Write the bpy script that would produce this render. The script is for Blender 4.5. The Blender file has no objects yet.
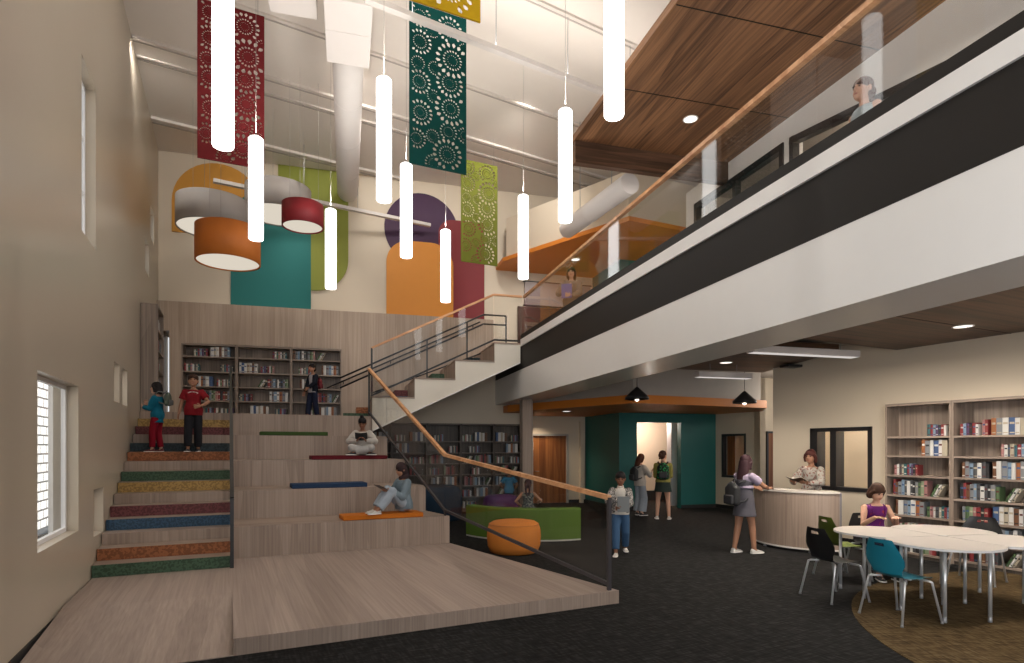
PEND = 4.2
import bpy, bmesh, math, random
from mathutils import Vector, Matrix, Euler
RND = random.Random(11)
PI = math.pi
SC = bpy.context.scene
COL = SC.collection
CAM_H, FPX, HZ, CX = 1.75, 595.0, 447.0, 512.0
AA, AB = math.radians(25.5), math.radians(15.5)   # the room has two grids: left wall / bleachers, and balcony / back wall
cA, sA, cB, sB = math.cos(AA), math.sin(AA), math.cos(AB), math.sin(AB)

def fa(x, y, z=0.0): return Vector((x*cA - y*sA, x*sA + y*cA, z))
def fb(x, y, z=0.0): return Vector((x*cB - y*sB, x*sB + y*cB, z))
def a_of(v): return (v[0]*cA + v[1]*sA, -v[0]*sA + v[1]*cA)
def b_of(v): return (v[0]*cB + v[1]*sB, -v[0]*sB + v[1]*cB)
# survey helpers: measured sight lines cut with a known plane of the building
def gz(px, py, z=0.0):
    Y = FPX*(CAM_H - z)/(py - HZ); return Vector(((px-CX)/FPX*Y, Y, z))
def at(px, py, Y): return Vector(((px-CX)/FPX*Y, Y, CAM_H - (py-HZ)*Y/FPX))
def onxa(px, py, X):
    k = (px-CX)/FPX; Y = X/(k*cA + sA); return Y*(cA - k*sA), CAM_H - (py-HZ)*Y/FPX
def onya(px, py, V):
    k = (px-CX)/FPX; Y = V/(cA - k*sA); return Y*(k*cA + sA), CAM_H - (py-HZ)*Y/FPX
def onxb(px, py, X):
    k = (px-CX)/FPX; Y = X/(k*cB + sB); return Y*(cB - k*sB), CAM_H - (py-HZ)*Y/FPX
def onyb(px, py, V):
    k = (px-CX)/FPX; Y = V/(cB - k*sB); return Y*(k*cB + sB), CAM_H - (py-HZ)*Y/FPX

# ---------------------------------------------------------------- materials
MATS = {}
def lin(c):
    return tuple(((v/255.0)/12.92 if v/255.0 <= 0.04045 else ((v/255.0+0.055)/1.055)**2.4) for v in c)
def _new(name):
    m = bpy.data.materials.new(name); m.use_nodes = True
    nt = m.node_tree
    for n in list(nt.nodes): nt.nodes.remove(n)
    o = nt.nodes.new('ShaderNodeOutputMaterial')
    return m, nt, o
def N(nt, t, **kw):
    n = nt.nodes.new(t)
    for k, v in kw.items():
        if k == 'inp':
            for i, val in v.items(): n.inputs[i].default_value = val
        else: setattr(n, k, v)
    return n
def c4(c): return (c[0], c[1], c[2], 1.0)
def mat(name, col, rough=0.5, metal=0.0, spec=0.5, vary=0.06, scale=6.0, bump=0.0, bscale=80.0):
    """plain procedural surface: base colour with soft noise variation and optional fine bump"""
    if name in MATS: return MATS[name]
    m, nt, o = _new(name)
    p = N(nt, 'ShaderNodeBsdfPrincipled', inp={'Roughness': rough, 'Metallic': metal, 'Specular IOR Level': spec})
    tc = N(nt, 'ShaderNodeTexCoord')
    nz = N(nt, 'ShaderNodeTexNoise', inp={'Scale': scale, 'Detail': 3.0})
    nt.links.new(tc.outputs['Object'], nz.inputs['Vector'])
    mx = N(nt, 'ShaderNodeMix', data_type='RGBA')
    mx.inputs['A'].default_value = c4([v*(1-vary) for v in col]); mx.inputs['B'].default_value = c4([min(1, v*(1+vary)) for v in col])
    nt.links.new(nz.outputs['Fac'], mx.inputs['Factor'])
    nt.links.new(mx.outputs['Result'], p.inputs['Base Color'])
    if bump:
        n2 = N(nt, 'ShaderNodeTexNoise', inp={'Scale': bscale, 'Detail': 2.0})
        nt.links.new(tc.outputs['Object'], n2.inputs['Vector'])
        b = N(nt, 'ShaderNodeBump', inp={'Strength': bump, 'Distance': 0.02})
        nt.links.new(n2.outputs['Fac'], b.inputs['Height']); nt.links.new(b.outputs['Normal'], p.inputs['Normal'])
    nt.links.new(p.outputs[0], o.inputs['Surface'])
    MATS[name] = m; return m
def wood(name, dark, light, axis='z', stretch=30.0, rough=0.45, boards=0.0, spec=0.4, lo=0.3, hi=0.7):
    """fine straight-grained veneer; the grain runs along the given local axis"""
    if name in MATS: return MATS[name]
    m, nt, o = _new(name)
    p = N(nt, 'ShaderNodeBsdfPrincipled', inp={'Roughness': rough, 'Specular IOR Level': spec})
    tc = N(nt, 'ShaderNodeTexCoord')
    mp = N(nt, 'ShaderNodeMapping')
    s = {'x': (0.6, stretch, stretch), 'y': (stretch, 0.6, stretch), 'z': (stretch, stretch, 0.6)}[axis]
    mp.inputs['Scale'].default_value = s
    nt.links.new(tc.outputs['Object'], mp.inputs['Vector'])
    nz = N(nt, 'ShaderNodeTexNoise', inp={'Scale': 1.0, 'Detail': 4.0, 'Roughness': 0.6})
    nt.links.new(mp.outputs['Vector'], nz.inputs['Vector'])
    mp2 = N(nt, 'ShaderNodeMapping')
    q = {'x': (0.35, 6, 6), 'y': (6, 0.35, 6), 'z': (6, 6, 0.35)}[axis]
    mp2.inputs['Scale'].default_value = q
    nt.links.new(tc.outputs['Object'], mp2.inputs['Vector'])
    vo = N(nt, 'ShaderNodeTexVoronoi', inp={'Scale': 1.0})
    nt.links.new(mp2.outputs['Vector'], vo.inputs['Vector'])
    sp = N(nt, 'ShaderNodeSeparateColor'); nt.links.new(vo.outputs['Color'], sp.inputs[0])
    ad = N(nt, 'ShaderNodeMath', operation='MULTIPLY_ADD'); ad.inputs[1].default_value = 0.28; ad.inputs[2].default_value = -0.14
    nt.links.new(sp.outputs[0], ad.inputs[0])
    su = N(nt, 'ShaderNodeMath', operation='ADD')
    nt.links.new(nz.outputs['Fac'], su.inputs[0]); nt.links.new(ad.outputs[0], su.inputs[1])
    rp = N(nt, 'ShaderNodeValToRGB')
    rp.color_ramp.elements[0].position = lo; rp.color_ramp.elements[0].color = c4(dark)
    rp.color_ramp.elements[1].position = hi; rp.color_ramp.elements[1].color = c4(light)
    nt.links.new(su.outputs[0], rp.inputs['Fac'])
    nt.links.new(rp.outputs['Color'], p.inputs['Base Color'])
    nt.links.new(p.outputs[0], o.inputs['Surface'])
    MATS[name] = m; return m
def carpet(name, c0, c1, c2, sx=3.0, sy=40.0):
    if name in MATS: return MATS[name]
    m, nt, o = _new(name)
    p = N(nt, 'ShaderNodeBsdfPrincipled', inp={'Roughness': 0.95, 'Specular IOR Level': 0.1})
    tc = N(nt, 'ShaderNodeTexCoord')
    mp = N(nt, 'ShaderNodeMapping'); mp.inputs['Scale'].default_value = (sx, sy, 1)
    nt.links.new(tc.outputs['Object'], mp.inputs['Vector'])
    nz = N(nt, 'ShaderNodeTexNoise', inp={'Scale': 1.0, 'Detail': 3.0})
    nt.links.new(mp.outputs['Vector'], nz.inputs['Vector'])
    mp2 = N(nt, 'ShaderNodeMapping'); mp2.inputs['Scale'].default_value = (sy, sx*1.3, 1)
    nt.links.new(tc.outputs['Object'], mp2.inputs['Vector'])
    n2 = N(nt, 'ShaderNodeTexNoise', inp={'Scale': 1.0, 'Detail': 3.0})
    nt.links.new(mp2.outputs['Vector'], n2.inputs['Vector'])
    mm = N(nt, 'ShaderNodeMath', operation='MULTIPLY'); nt.links.new(nz.outputs['Fac'], mm.inputs[0]); nt.links.new(n2.outputs['Fac'], mm.inputs[1])
    rp = N(nt, 'ShaderNodeValToRGB')
    e = rp.color_ramp.elements
    e[0].position = 0.12; e[0].color = c4(c0); e[1].position = 0.40; e[1].color = c4(c2)
    k = e.new(0.25); k.color = c4(c1)
    nt.links.new(mm.outputs[0], rp.inputs['Fac']); nt.links.new(rp.outputs['Color'], p.inputs['Base Color'])
    b = N(nt, 'ShaderNodeBump', inp={'Strength': 0.3, 'Distance': 0.01})
    nt.links.new(mm.outputs[0], b.inputs['Height']); nt.links.new(b.outputs['Normal'], p.inputs['Normal'])
    nt.links.new(p.outputs[0], o.inputs['Surface'])
    MATS[name] = m; return m
def glow(name, col, strength):
    if name in MATS: return MATS[name]
    m, nt, o = _new(name)
    e = N(nt, 'ShaderNodeEmission'); e.inputs['Color'].default_value = c4(col); e.inputs['Strength'].default_value = strength
    nt.links.new(e.outputs[0], o.inputs['Surface'])
    MATS[name] = m; return m
def glass(name, tint=(0.955, 0.96, 0.955), ior=1.33):
    if name in MATS: return MATS[name]
    m, nt, o = _new(name)
    t = N(nt, 'ShaderNodeBsdfTransparent'); t.inputs['Color'].default_value = c4(tint)
    g = N(nt, 'ShaderNodeBsdfGlossy'); g.inputs['Roughness'].default_value = 0.0
    f = N(nt, 'ShaderNodeFresnel'); ge = N(nt, 'ShaderNodeNewGeometry')
    mr = N(nt, 'ShaderNodeMapRange'); mr.inputs['To Min'].default_value = ior; mr.inputs['To Max'].default_value = 1.0/ior
    nt.links.new(ge.outputs['Backfacing'], mr.inputs['Value']); nt.links.new(mr.outputs['Result'], f.inputs['IOR'])
    x = N(nt, 'ShaderNodeMixShader')
    nt.links.new(f.outputs[0], x.inputs[0]); nt.links.new(t.outputs[0], x.inputs[1]); nt.links.new(g.outputs[0], x.inputs[2])
    nt.links.new(x.outputs[0], o.inputs['Surface'])
    MATS[name] = m; return m
def bricks(name, c1, c2, cm):
    if name in MATS: return MATS[name]
    m, nt, o = _new(name)
    p = N(nt, 'ShaderNodeBsdfPrincipled', inp={'Roughness': 0.8})
    tc = N(nt, 'ShaderNodeTexCoord')
    mp = N(nt, 'ShaderNodeMapping'); mp.inputs['Rotation'].default_value = (PI/2, 0, 0)
    nt.links.new(tc.outputs['Object'], mp.inputs['Vector'])
    b = N(nt, 'ShaderNodeTexBrick', inp={'Scale': 1.0, 'Mortar Size': 0.02, 'Brick Width': 0.42, 'Row Height': 0.2})
    b.inputs['Color1'].default_value = c4(c1); b.inputs['Color2'].default_value = c4(c2); b.inputs['Mortar'].default_value = c4(cm)
    sx = N(nt, 'ShaderNodeSeparateXYZ'); nt.links.new(tc.outputs['Object'], sx.inputs[0])
    cb = N(nt, 'ShaderNodeCombineXYZ'); nt.links.new(sx.outputs['Y'], cb.inputs['X']); nt.links.new(sx.outputs['Z'], cb.inputs['Y'])
    nt.links.new(cb.outputs[0], b.inputs['Vector'])
    nt.links.new(b.outputs['Color'], p.inputs['Base Color']); nt.links.new(p.outputs[0], o.inputs['Surface'])
    MATS[name] = m; return m
def speckle(name, base, dots, scale=60.0, lim=0.62, rough=0.8):
    """printed or woven fabric: base colour with scattered lighter marks"""
    if name in MATS: return MATS[name]
    m, nt, o = _new(name)
    p = N(nt, 'ShaderNodeBsdfPrincipled', inp={'Roughness': rough, 'Specular IOR Level': 0.2})
    tc = N(nt, 'ShaderNodeTexCoord')
    nz = N(nt, 'ShaderNodeTexNoise', inp={'Scale': scale, 'Detail': 1.0}); nt.links.new(tc.outputs['Object'], nz.inputs['Vector'])
    rp = N(nt, 'ShaderNodeValToRGB'); e = rp.color_ramp.elements
    e[0].position = lim-0.06; e[0].color = c4(base); e[1].position = lim+0.02; e[1].color = c4(dots)
    nt.links.new(nz.outputs['Fac'], rp.inputs['Fac']); nt.links.new(rp.outputs['Color'], p.inputs['Base Color'])
    nt.links.new(p.outputs[0], o.inputs['Surface'])
    MATS[name] = m; return m

# ---------------------------------------------------------------- mesh builder
class MB:
    def __init__(s): s.v = []; s.f = []; s.m = []; s.sm = []
    def add(s, vs, fs, mi=0, smooth=False):
        b = len(s.v); s.v += [tuple(v) for v in vs]
        for f in fs: s.f.append(tuple(b+i for i in f)); s.m.append(mi); s.sm.append(smooth)
        return s
    def box(s, x0, x1, y0, y1, z0, z1, mi=0, M=None):
        vs = [Vector((x, y, z)) for z in (z0, z1) for x, y in ((x0, y0), (x1, y0), (x1, y1), (x0, y1))]
        if M: vs = [M @ v for v in vs]
        return s.add(vs, [(0,3,2,1),(4,5,6,7),(0,1,5,4),(1,2,6,5),(2,3,7,6),(3,0,4,7)], mi)
    def rbox(s, x0, x1, y0, y1, z0, z1, r=0.01, mi=0, M=None, seg=2):
        bm = bmesh.new(); bmesh.ops.create_cube(bm, size=1.0)
        for v in bm.verts:
            v.co = Vector(((x0+x1)/2 + v.co.x*(x1-x0), (y0+y1)/2 + v.co.y*(y1-y0), (z0+z1)/2 + v.co.z*(z1-z0)))
        bmesh.ops.bevel(bm, geom=list(bm.edges), offset=r, segments=seg, profile=0.5, affect='EDGES')
        return s.bm(bm, mi, M)
    def bm(s, bm, mi=0, M=None, smooth=False):
        bm.verts.ensure_lookup_table(); b = len(s.v)
        for i, v in enumerate(bm.verts): v.index = i
        s.v += [tuple((M @ v.co) if M else v.co) for v in bm.verts]
        for f in bm.faces: s.f.append(tuple(b+v.index for v in f.verts)); s.m.append(mi); s.sm.append(smooth)
        bm.free(); return s
    def prism(s, poly, z0, z1, mi=0, top=None, M=None):
        """poly: list of (x, y), counter-clockwise"""
        n = len(poly)
        if sum(poly[i][0]*poly[(i+1)%n][1]-poly[(i+1)%n][0]*poly[i][1] for i in range(n)) < 0: poly = poly[::-1]
        vs = [Vector((x, y, z0)) for x, y in poly] + [Vector((x, y, z1)) for x, y in poly]
        if M: vs = [M @ v for v in vs]
        b = len(s.v); s.v += [tuple(v) for v in vs]
        s.f.append(tuple(b+i for i in range(n-1, -1, -1))); s.m.append(mi); s.sm.append(False)
        s.f.append(tuple(b+n+i for i in range(n))); s.m.append(mi if top is None else top); s.sm.append(False)
        for i in range(n):
            j = (i+1) % n; s.f.append((b+i, b+j, b+n+j, b+n+i)); s.m.append(mi); s.sm.append(False)
        return s
    def tube(s, pts, r, n=10, mi=0, caps=True, smooth=True):
        """sweep a round section (radius or list of radii) along a polyline"""
        pts = [Vector(p) for p in pts]; k = len(pts)
        rs = r if isinstance(r, (list, tuple)) else [r]*k
        b = len(s.v); u = None
        for i, p in enumerate(pts):
            if i == 0: t = pts[1]-pts[0]
            elif i == k-1: t = pts[-1]-pts[-2]
            else: t = (pts[i]-pts[i-1]).normalized() + (pts[i+1]-pts[i]).normalized()
            t.normalize()
            if u is None:
                u = t.orthogonal().normalized()
            else:
                u = (u - t*u.dot(t)).normalized()
            w = t.cross(u)
            for j in range(n):
                a = 2*PI*j/n; s.v.append(tuple(p + (u*math.cos(a) + w*math.sin(a))*rs[i]))
        for i in range(k-1):
            for j in range(n):
                q = (j+1) % n
                s.f.append((b+i*n+j, b+i*n+q, b+(i+1)*n+q, b+(i+1)*n+j)); s.m.append(mi); s.sm.append(smooth)
        if caps:
            s.f.append(tuple(b+j for j in range(n-1, -1, -1))); s.m.append(mi); s.sm.append(False)
            s.f.append(tuple(b+(k-1)*n+j for j in range(n))); s.m.append(mi); s.sm.append(False)
        return s
    def bar(s, p, q, w, h, mi=0, up=(0, 0, 1)):
        """rectangular bar from p to q; w across, h along the up direction"""
        p, q = Vector(p), Vector(q); t = (q-p).normalized(); u = Vector(up)
        a = t.cross(u).normalized(); u = a.cross(t).normalized()
        vs = []
        for c in (p, q):
            for x, y in ((-1, -1), (1, -1), (1, 1), (-1, 1)): vs.append(c + a*(x*w/2) + u*(y*h/2))
        return s.add(vs, [(3,2,1,0),(4,5,6,7),(0,1,5,4),(1,2,6,5),(2,3,7,6),(3,0,4,7)], mi)
    def lathe(s, prof, n=32, mi=0, M=None, smooth=True, close=False):
        """prof: list of (r, z)"""
        b = len(s.v); k = len(prof)
        for r, z in prof:
            for j in range(n):
                a = 2*PI*j/n; v = Vector((r*math.cos(a), r*math.sin(a), z)); s.v.append(tuple((M @ v) if M else v))
        for i in range(k-1 if not close else k):
            i2 = (i+1) % k
            for j in range(n):
                q = (j+1) % n
                s.f.append((b+i*n+j, b+i*n+q, b+i2*n+q, b+i2*n+j)); s.m.append(mi); s.sm.append(smooth)
        if not close:
            if prof[0][0] > 1e-5: s.f.append(tuple(b+j for j in range(n-1, -1, -1))); s.m.append(mi); s.sm.append(False)
            if prof[-1][0] > 1e-5: s.f.append(tuple(b+(k-1)*n+j for j in range(n))); s.m.append(mi); s.sm.append(False)
        return s
    def ball(s, c, r, mi=0, n=14, k=9, Rm=None):
        """ellipsoid"""
        r = (r, r, r) if not isinstance(r, (list, tuple)) else r
        c = Vector(c); b = len(s.v)
        for i in range(k+1):
            t = PI*i/k
            for j in range(n):
                a = 2*PI*j/n
                v = Vector((r[0]*math.sin(t)*math.cos(a), r[1]*math.sin(t)*math.sin(a), -r[2]*math.cos(t)))
                if Rm: v = Rm @ v
                s.v.append(tuple(c+v))
        for i in range(k):
            for j in range(n):
                q = (j+1) % n
                s.f.append((b+i*n+j, b+i*n+q, b+(i+1)*n+q, b+(i+1)*n+j)); s.m.append(mi); s.sm.append(True)
        return s
    def loft(s, rings, mi=0, smooth=True, caps=True):
        n = len(rings[0]); b = len(s.v)
        for r in rings: s.v += [tuple(v) for v in r]
        for i in range(len(rings)-1):
            for j in range(n):
                q = (j+1) % n
                s.f.append((b+i*n+j, b+i*n+q, b+(i+1)*n+q, b+(i+1)*n+j)); s.m.append(mi); s.sm.append(smooth)
        if caps:
            s.f.append(tuple(b+j for j in range(n-1, -1, -1))); s.m.append(mi); s.sm.append(False)
            s.f.append(tuple(b+(len(rings)-1)*n+j for j in range(n))); s.m.append(mi); s.sm.append(False)
        return s
    def mesh(s, name, mats):
        me = bpy.data.meshes.new(name); me.from_pydata(s.v, [], s.f)
        for m in (mats if isinstance(mats, (list, tuple)) else [mats]): me.materials.append(m)
        me.polygons.foreach_set('material_index', s.m); me.polygons.foreach_set('use_smooth', s.sm)
        me.validate(); me.update()
        bm = bmesh.new(); bm.from_mesh(me)
        bmesh.ops.remove_doubles(bm, verts=bm.verts, dist=1e-6)
        bmesh.ops.recalc_face_normals(bm, faces=bm.faces); bm.to_mesh(me); bm.free()
        return me
    def build(s, name, mats, parent=None, loc=None, rz=None):
        o = bpy.data.objects.new(name, s.mesh(name, mats)); COL.objects.link(o)
        if parent is not None: o.parent = parent
        if loc is not None: o.location = loc
        if rz is not None: o.rotation_euler = (0, 0, rz)
        return o

def tag(o, label=None, cat=None, group=None, kind=None):
    if label: o['label'] = label
    if cat: o['category'] = cat
    if group: o['group'] = group
    if kind: o['kind'] = kind
    return o
def thing(name, label, cat, loc=(0, 0, 0), rz=0.0, group=None):
    o = bpy.data.objects.new(name, None); COL.objects.link(o)
    o.empty_display_size = 0.1; o.location = loc; o.rotation_euler = (0, 0, rz)
    return tag(o, label, cat, group)
def struct(name, mb, mats, frame=None):
    o = mb.build(name, mats); o['kind'] = 'structure'
    if frame == 'A': o.rotation_euler = (0, 0, AA)
    if frame == 'B': o.rotation_euler = (0, 0, AB)
    return o
def copy_tree(o, parent=None):
    c = o.copy(); COL.objects.link(c)
    if parent is not None: c.parent = parent
    for ch in list(o.children): copy_tree(ch, c)
    return c
def wall_holes(fix, w, u0, u1, z0, z1, holes, axis='x', mi=0):
    """a wall of thickness |w| starting at the plane fix, running along u, pierced by (u0, u1, z0, z1) holes"""
    mb = MB()
    us = sorted({u0, u1, *[h[0] for h in holes], *[h[1] for h in holes]})
    zs = sorted({z0, z1, *[h[2] for h in holes], *[h[3] for h in holes]})
    us = [u for u in us if u0 <= u <= u1]; zs = [z for z in zs if z0 <= z <= z1]
    def solid(i, j):
        if i < 0 or j < 0 or i >= len(us)-1 or j >= len(zs)-1: return False
        cu, cz = (us[i]+us[i+1])/2, (zs[j]+zs[j+1])/2
        return not any(h[0] < cu < h[1] and h[2] < cz < h[3] for h in holes)
    def P(f, u, z): return (f, u, z) if axis == 'x' else (u, f, z)
    a, b = fix, fix+w
    for i in range(len(us)-1):
        for j in range(len(zs)-1):
            if not solid(i, j): continue
            p, q, r, t = us[i], us[i+1], zs[j], zs[j+1]
            for f in (a, b): mb.add([P(f, p, r), P(f, q, r), P(f, q, t), P(f, p, t)], [(0, 1, 2, 3)], mi)
            if not solid(i-1, j): mb.add([P(a, p, r), P(b, p, r), P(b, p, t), P(a, p, t)], [(0, 1, 2, 3)], mi)
            if not solid(i+1, j): mb.add([P(a, q, r), P(b, q, r), P(b, q, t), P(a, q, t)], [(0, 1, 2, 3)], mi)
            if not solid(i, j-1): mb.add([P(a, p, r), P(b, p, r), P(b, q, r), P(a, q, r)], [(0, 1, 2, 3)], mi)
            if not solid(i, j+1): mb.add([P(a, p, t), P(b, p, t), P(b, q, t), P(a, q, t)], [(0, 1, 2, 3)], mi)
    return mb

# ---------------------------------------------------------------- shared materials
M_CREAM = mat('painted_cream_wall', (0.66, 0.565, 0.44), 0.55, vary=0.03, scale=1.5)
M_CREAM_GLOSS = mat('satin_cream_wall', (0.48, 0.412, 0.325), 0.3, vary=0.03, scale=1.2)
M_CEIL = mat('ceiling_white', (0.73, 0.665, 0.60), 0.7, vary=0.02)
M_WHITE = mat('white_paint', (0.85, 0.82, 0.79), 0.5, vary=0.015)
M_WHITE_SATIN = mat('white_satin', (0.86, 0.835, 0.805), 0.3, vary=0.015)
M_STRINGER = mat('stringer_white', (0.74, 0.68, 0.585), 0.5, vary=0.02)
M_BLACK = mat('black_band', (0.020, 0.017, 0.015), 0.6, spec=0.25, vary=0.05)
M_BLACKMETAL = mat('black_metal', (0.018, 0.017, 0.018), 0.35, metal=0.0, vary=0.05)
M_BASE = mat('black_rubber_base', (0.012, 0.011, 0.011), 0.6)
M_OAK_V = wood('grey_oak_vertical', (0.225, 0.165, 0.13), (0.40, 0.31, 0.25), 'z', 42.0, lo=0.2, hi=0.8)
M_OAK_Y = wood('grey_oak_lengthwise', (0.255, 0.195, 0.165), (0.42, 0.335, 0.285), 'y', 40.0, lo=0.2, hi=0.8)
M_OAK_X = wood('grey_oak_across', (0.225, 0.165, 0.13), (0.40, 0.31, 0.25), 'x', 42.0, lo=0.2, hi=0.8)
M_PANEL = wood('beige_oak_panel', (0.33, 0.245, 0.185), (0.49, 0.385, 0.30), 'z', 36.0, lo=0.2, hi=0.8)
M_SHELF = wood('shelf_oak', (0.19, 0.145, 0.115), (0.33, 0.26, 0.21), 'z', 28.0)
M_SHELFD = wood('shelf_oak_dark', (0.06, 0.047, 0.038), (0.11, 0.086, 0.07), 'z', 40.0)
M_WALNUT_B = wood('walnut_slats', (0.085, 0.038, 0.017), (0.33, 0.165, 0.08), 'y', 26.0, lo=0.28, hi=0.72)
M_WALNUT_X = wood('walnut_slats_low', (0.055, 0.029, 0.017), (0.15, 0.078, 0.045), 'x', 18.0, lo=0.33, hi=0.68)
M_WALNUT_Z = wood('walnut_upright', (0.045, 0.02, 0.009), (0.17, 0.08, 0.037), 'z', 17.0, lo=0.33, hi=0.68)
M_RAIL = wood('beech_handrail', (0.50, 0.235, 0.105), (0.74, 0.41, 0.21), 'x', 9.0, rough=0.35)
M_DOORWOOD = wood('cherry_door', (0.17, 0.052, 0.012), (0.34, 0.125, 0.034), 'z', 14.0, rough=0.4)
M_ORANGE = mat('orange_paint', (0.62, 0.195, 0.022), 0.5, vary=0.04)
M_TEAL = mat('teal_paint', (0.004, 0.105, 0.095), 0.5, vary=0.05)
M_CARPET = carpet('dark_carpet', (0.007, 0.0068, 0.0068), (0.014, 0.0136, 0.0136), (0.030, 0.029, 0.029), 5.0, 34.0)
M_CARPET2 = carpet('ochre_carpet', (0.036, 0.023, 0.011), (0.085, 0.055, 0.024), (0.135, 0.10, 0.052), 5.0, 40.0)
M_GLASS = glass('clear_glass')
M_WINGLASS = glass('window_glass', (0.97, 0.98, 0.98), 1.12)
M_CHROME = mat('chrome', (0.62, 0.62, 0.63), 0.28, metal=0.55, vary=0.02)
M_STEEL = mat('brushed_steel', (0.33, 0.33, 0.34), 0.4, metal=0.5, vary=0.02)
M_BRICK = bricks('white_brick', (0.86, 0.84, 0.80), (0.80, 0.77, 0.72), (0.10, 0.09, 0.08))
M_GREYPAINT = mat('grey_paint', (0.42, 0.385, 0.35), 0.6, vary=0.03)
# ================================================================ the setting
XL = -1.52            # left wall plane (grid A)
YBK = 16.1            # back wall plane (grid B)
ZC = 8.9              # main ceiling
Z0 = 0.144            # stage / landing level
RS = 0.1524           # stair riser
ZP = Z0 + 15*RS       # upper reading platform
Z2 = 4.20             # second floor
XF = 3.98             # balcony edge plane (grid B)
Y1, DT = 9.43, 0.95   # first bleacher riser, tier depth (grid A)
ENDX = lambda y: 3.34 - 0.125*(y-9.43)     # slanted right-hand end of the bleachers
XR = 10.1             # right wall (grid A)
ZS = 3.37             # lower soffit

# floor
fl = MB(); fl.box(-9, 30, -8, 34, -0.2, 0.0); struct('floor', fl, M_CARPET, 'A')
# ochre carpet inlay under the reading tables
cxy = (6.9, 4.75)
ring = [(cxy[0] + 3.64*math.cos(2*PI*i/96), cxy[1] + 3.64*math.sin(2*PI*i/96)) for i in range(96)]
ring = [(lambda a: (fa(min(a[0], XR-0.35), a[1]).x, fa(min(a[0], XR-0.35), a[1]).y))(a_of(q)) for q in ring]
inl = MB().prism(ring, 0.0, 0.006); tag(inl.build('round_carpet', M_CARPET2), 'large round ochre brown carpet area under the white tables, set in the dark floor', 'carpet')

# left wall with its windows
def holeA(x0, yt0, yb0, x1, yt1, yb1):
    u0, a = onxa(x0, yt0, XL); _, b = onxa(x0, yb0, XL); u1, c = onxa(x1, yt1, XL); _, d = onxa(x1, yb1, XL)
    return (u0, u1, (b+d)/2, (a+c)/2)
WH = [holeA(81.6, 54.3, 231.8, 95.8, 90.5, 249), holeA(37.4, 369.3, 553, 78.4, 386.7, 530.9),
      holeA(113.9, 360.9, 400.7, 119.4, 365, 403), holeA(122.3, 367.4, 404.3, 127.2, 370.5, 406.7),
      holeA(93.6, 489.5, 536.2, 103.3, 487.1, 531.4), holeA(150.6, 208.5, 240.5, 153.9, 212, 242.5), holeA(145, 239, 272.5, 149, 242.5, 274.5), (-6.2, -1.0, 0.9, 4.2)]  # last opening is an added window behind the camera, for fill light
CORN = None
def left_end():
    # corner of left wall and back wall: xA = XL with yB = YBK
    lo, hi = 5.0, 30.0
    for _ in range(60):
        md = (lo+hi)/2
        if b_of(fa(XL, md))[1] < YBK: lo = md
        else: hi = md
    return lo
YCOR = left_end(); XBC = b_of(fa(XL, YCOR))[0]
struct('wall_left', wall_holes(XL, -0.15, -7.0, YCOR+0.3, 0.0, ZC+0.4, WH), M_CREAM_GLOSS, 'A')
for i, h in enumerate(WH):
    fr = MB(); g = 0.045
    x0, x1 = XL-0.15, XL-0.11
    w = h[1]-h[0]; hh = h[3]-h[2]
    fr.box(x0, x1, h[0], h[0]+g, h[2], h[3]); fr.box(x0, x1, h[1]-g, h[1], h[2], h[3])
    fr.box(x0, x1, h[0], h[1], h[2], h[2]+g); fr.box(x0, x1, h[0], h[1], h[3]-g, h[3])
    nz = max(1, int(hh/0.62)) if i == 0 else 1
    for k in range(1, nz): fr.box(x0, x1, h[0], h[1], h[2]+hh*k/nz-0.012, h[2]+hh*k/nz+0.012)
    
    wn = struct('window_%d' % (i+1 if i < 7 else 13), fr, mat('window_frame_white', (0.78, 0.77, 0.78), 0.4), 'A')
    wn['label'] = ['tall slit window high on the left wall', 'large low window on the left wall with white brick outside', 'small upright window on the left wall, nearer of the pair', 'small upright window on the left wall, farther of the pair', 'small low window beside the bottom stair treads', 'tiny upper window near the far left corner', 'tiny lower window near the far left corner', 'wide added window behind the viewpoint, unseen, for fill light'][i]
    pn = MB().box(XL-0.135, XL-0.129, h[0]+g, h[1]-g, h[2]+g, h[3]-g).build('pane', M_WINGLASS, wn)
# brick building outside the windows
eb = MB(); eb.box(-3.9, -3.6, -6, 18, -1.0, 5.2); struct('exterior_wall', eb, M_BRICK, 'A')
ec = MB(); ec.box(-2.05, -2.0, onxa(43.2, 400, -2.1)[0], onxa(55.5, 400, -2.1)[0], -1, 4.5); struct('exterior_column', ec, mat('outdoor_white', (0.82, 0.82, 0.84), 0.6), 'A')

# black base along the left wall
bb = MB(); bb.box(XL, XL+0.012, -6.9, 8.79, 0, 0.102); struct('baseboard_left', bb, M_BASE, 'A')

# back wall (upper hall and under the stair), slit window beside the left corner
sx0, _ = onyb(161.5, 331, YBK-0.36); sx1, _ = onyb(169.2, 331, YBK-0.36)
sz0, sz1 = ZP, 1.75 + 116*14.15/595
struct('wall_back', wall_holes(YBK, 0.4, XBC-1.2, 4.78, 0.0, ZC+0.4, [(sx0-0.06, sx1+0.02, sz0, sz1)], 'y'), M_CREAM, 'B')
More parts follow.
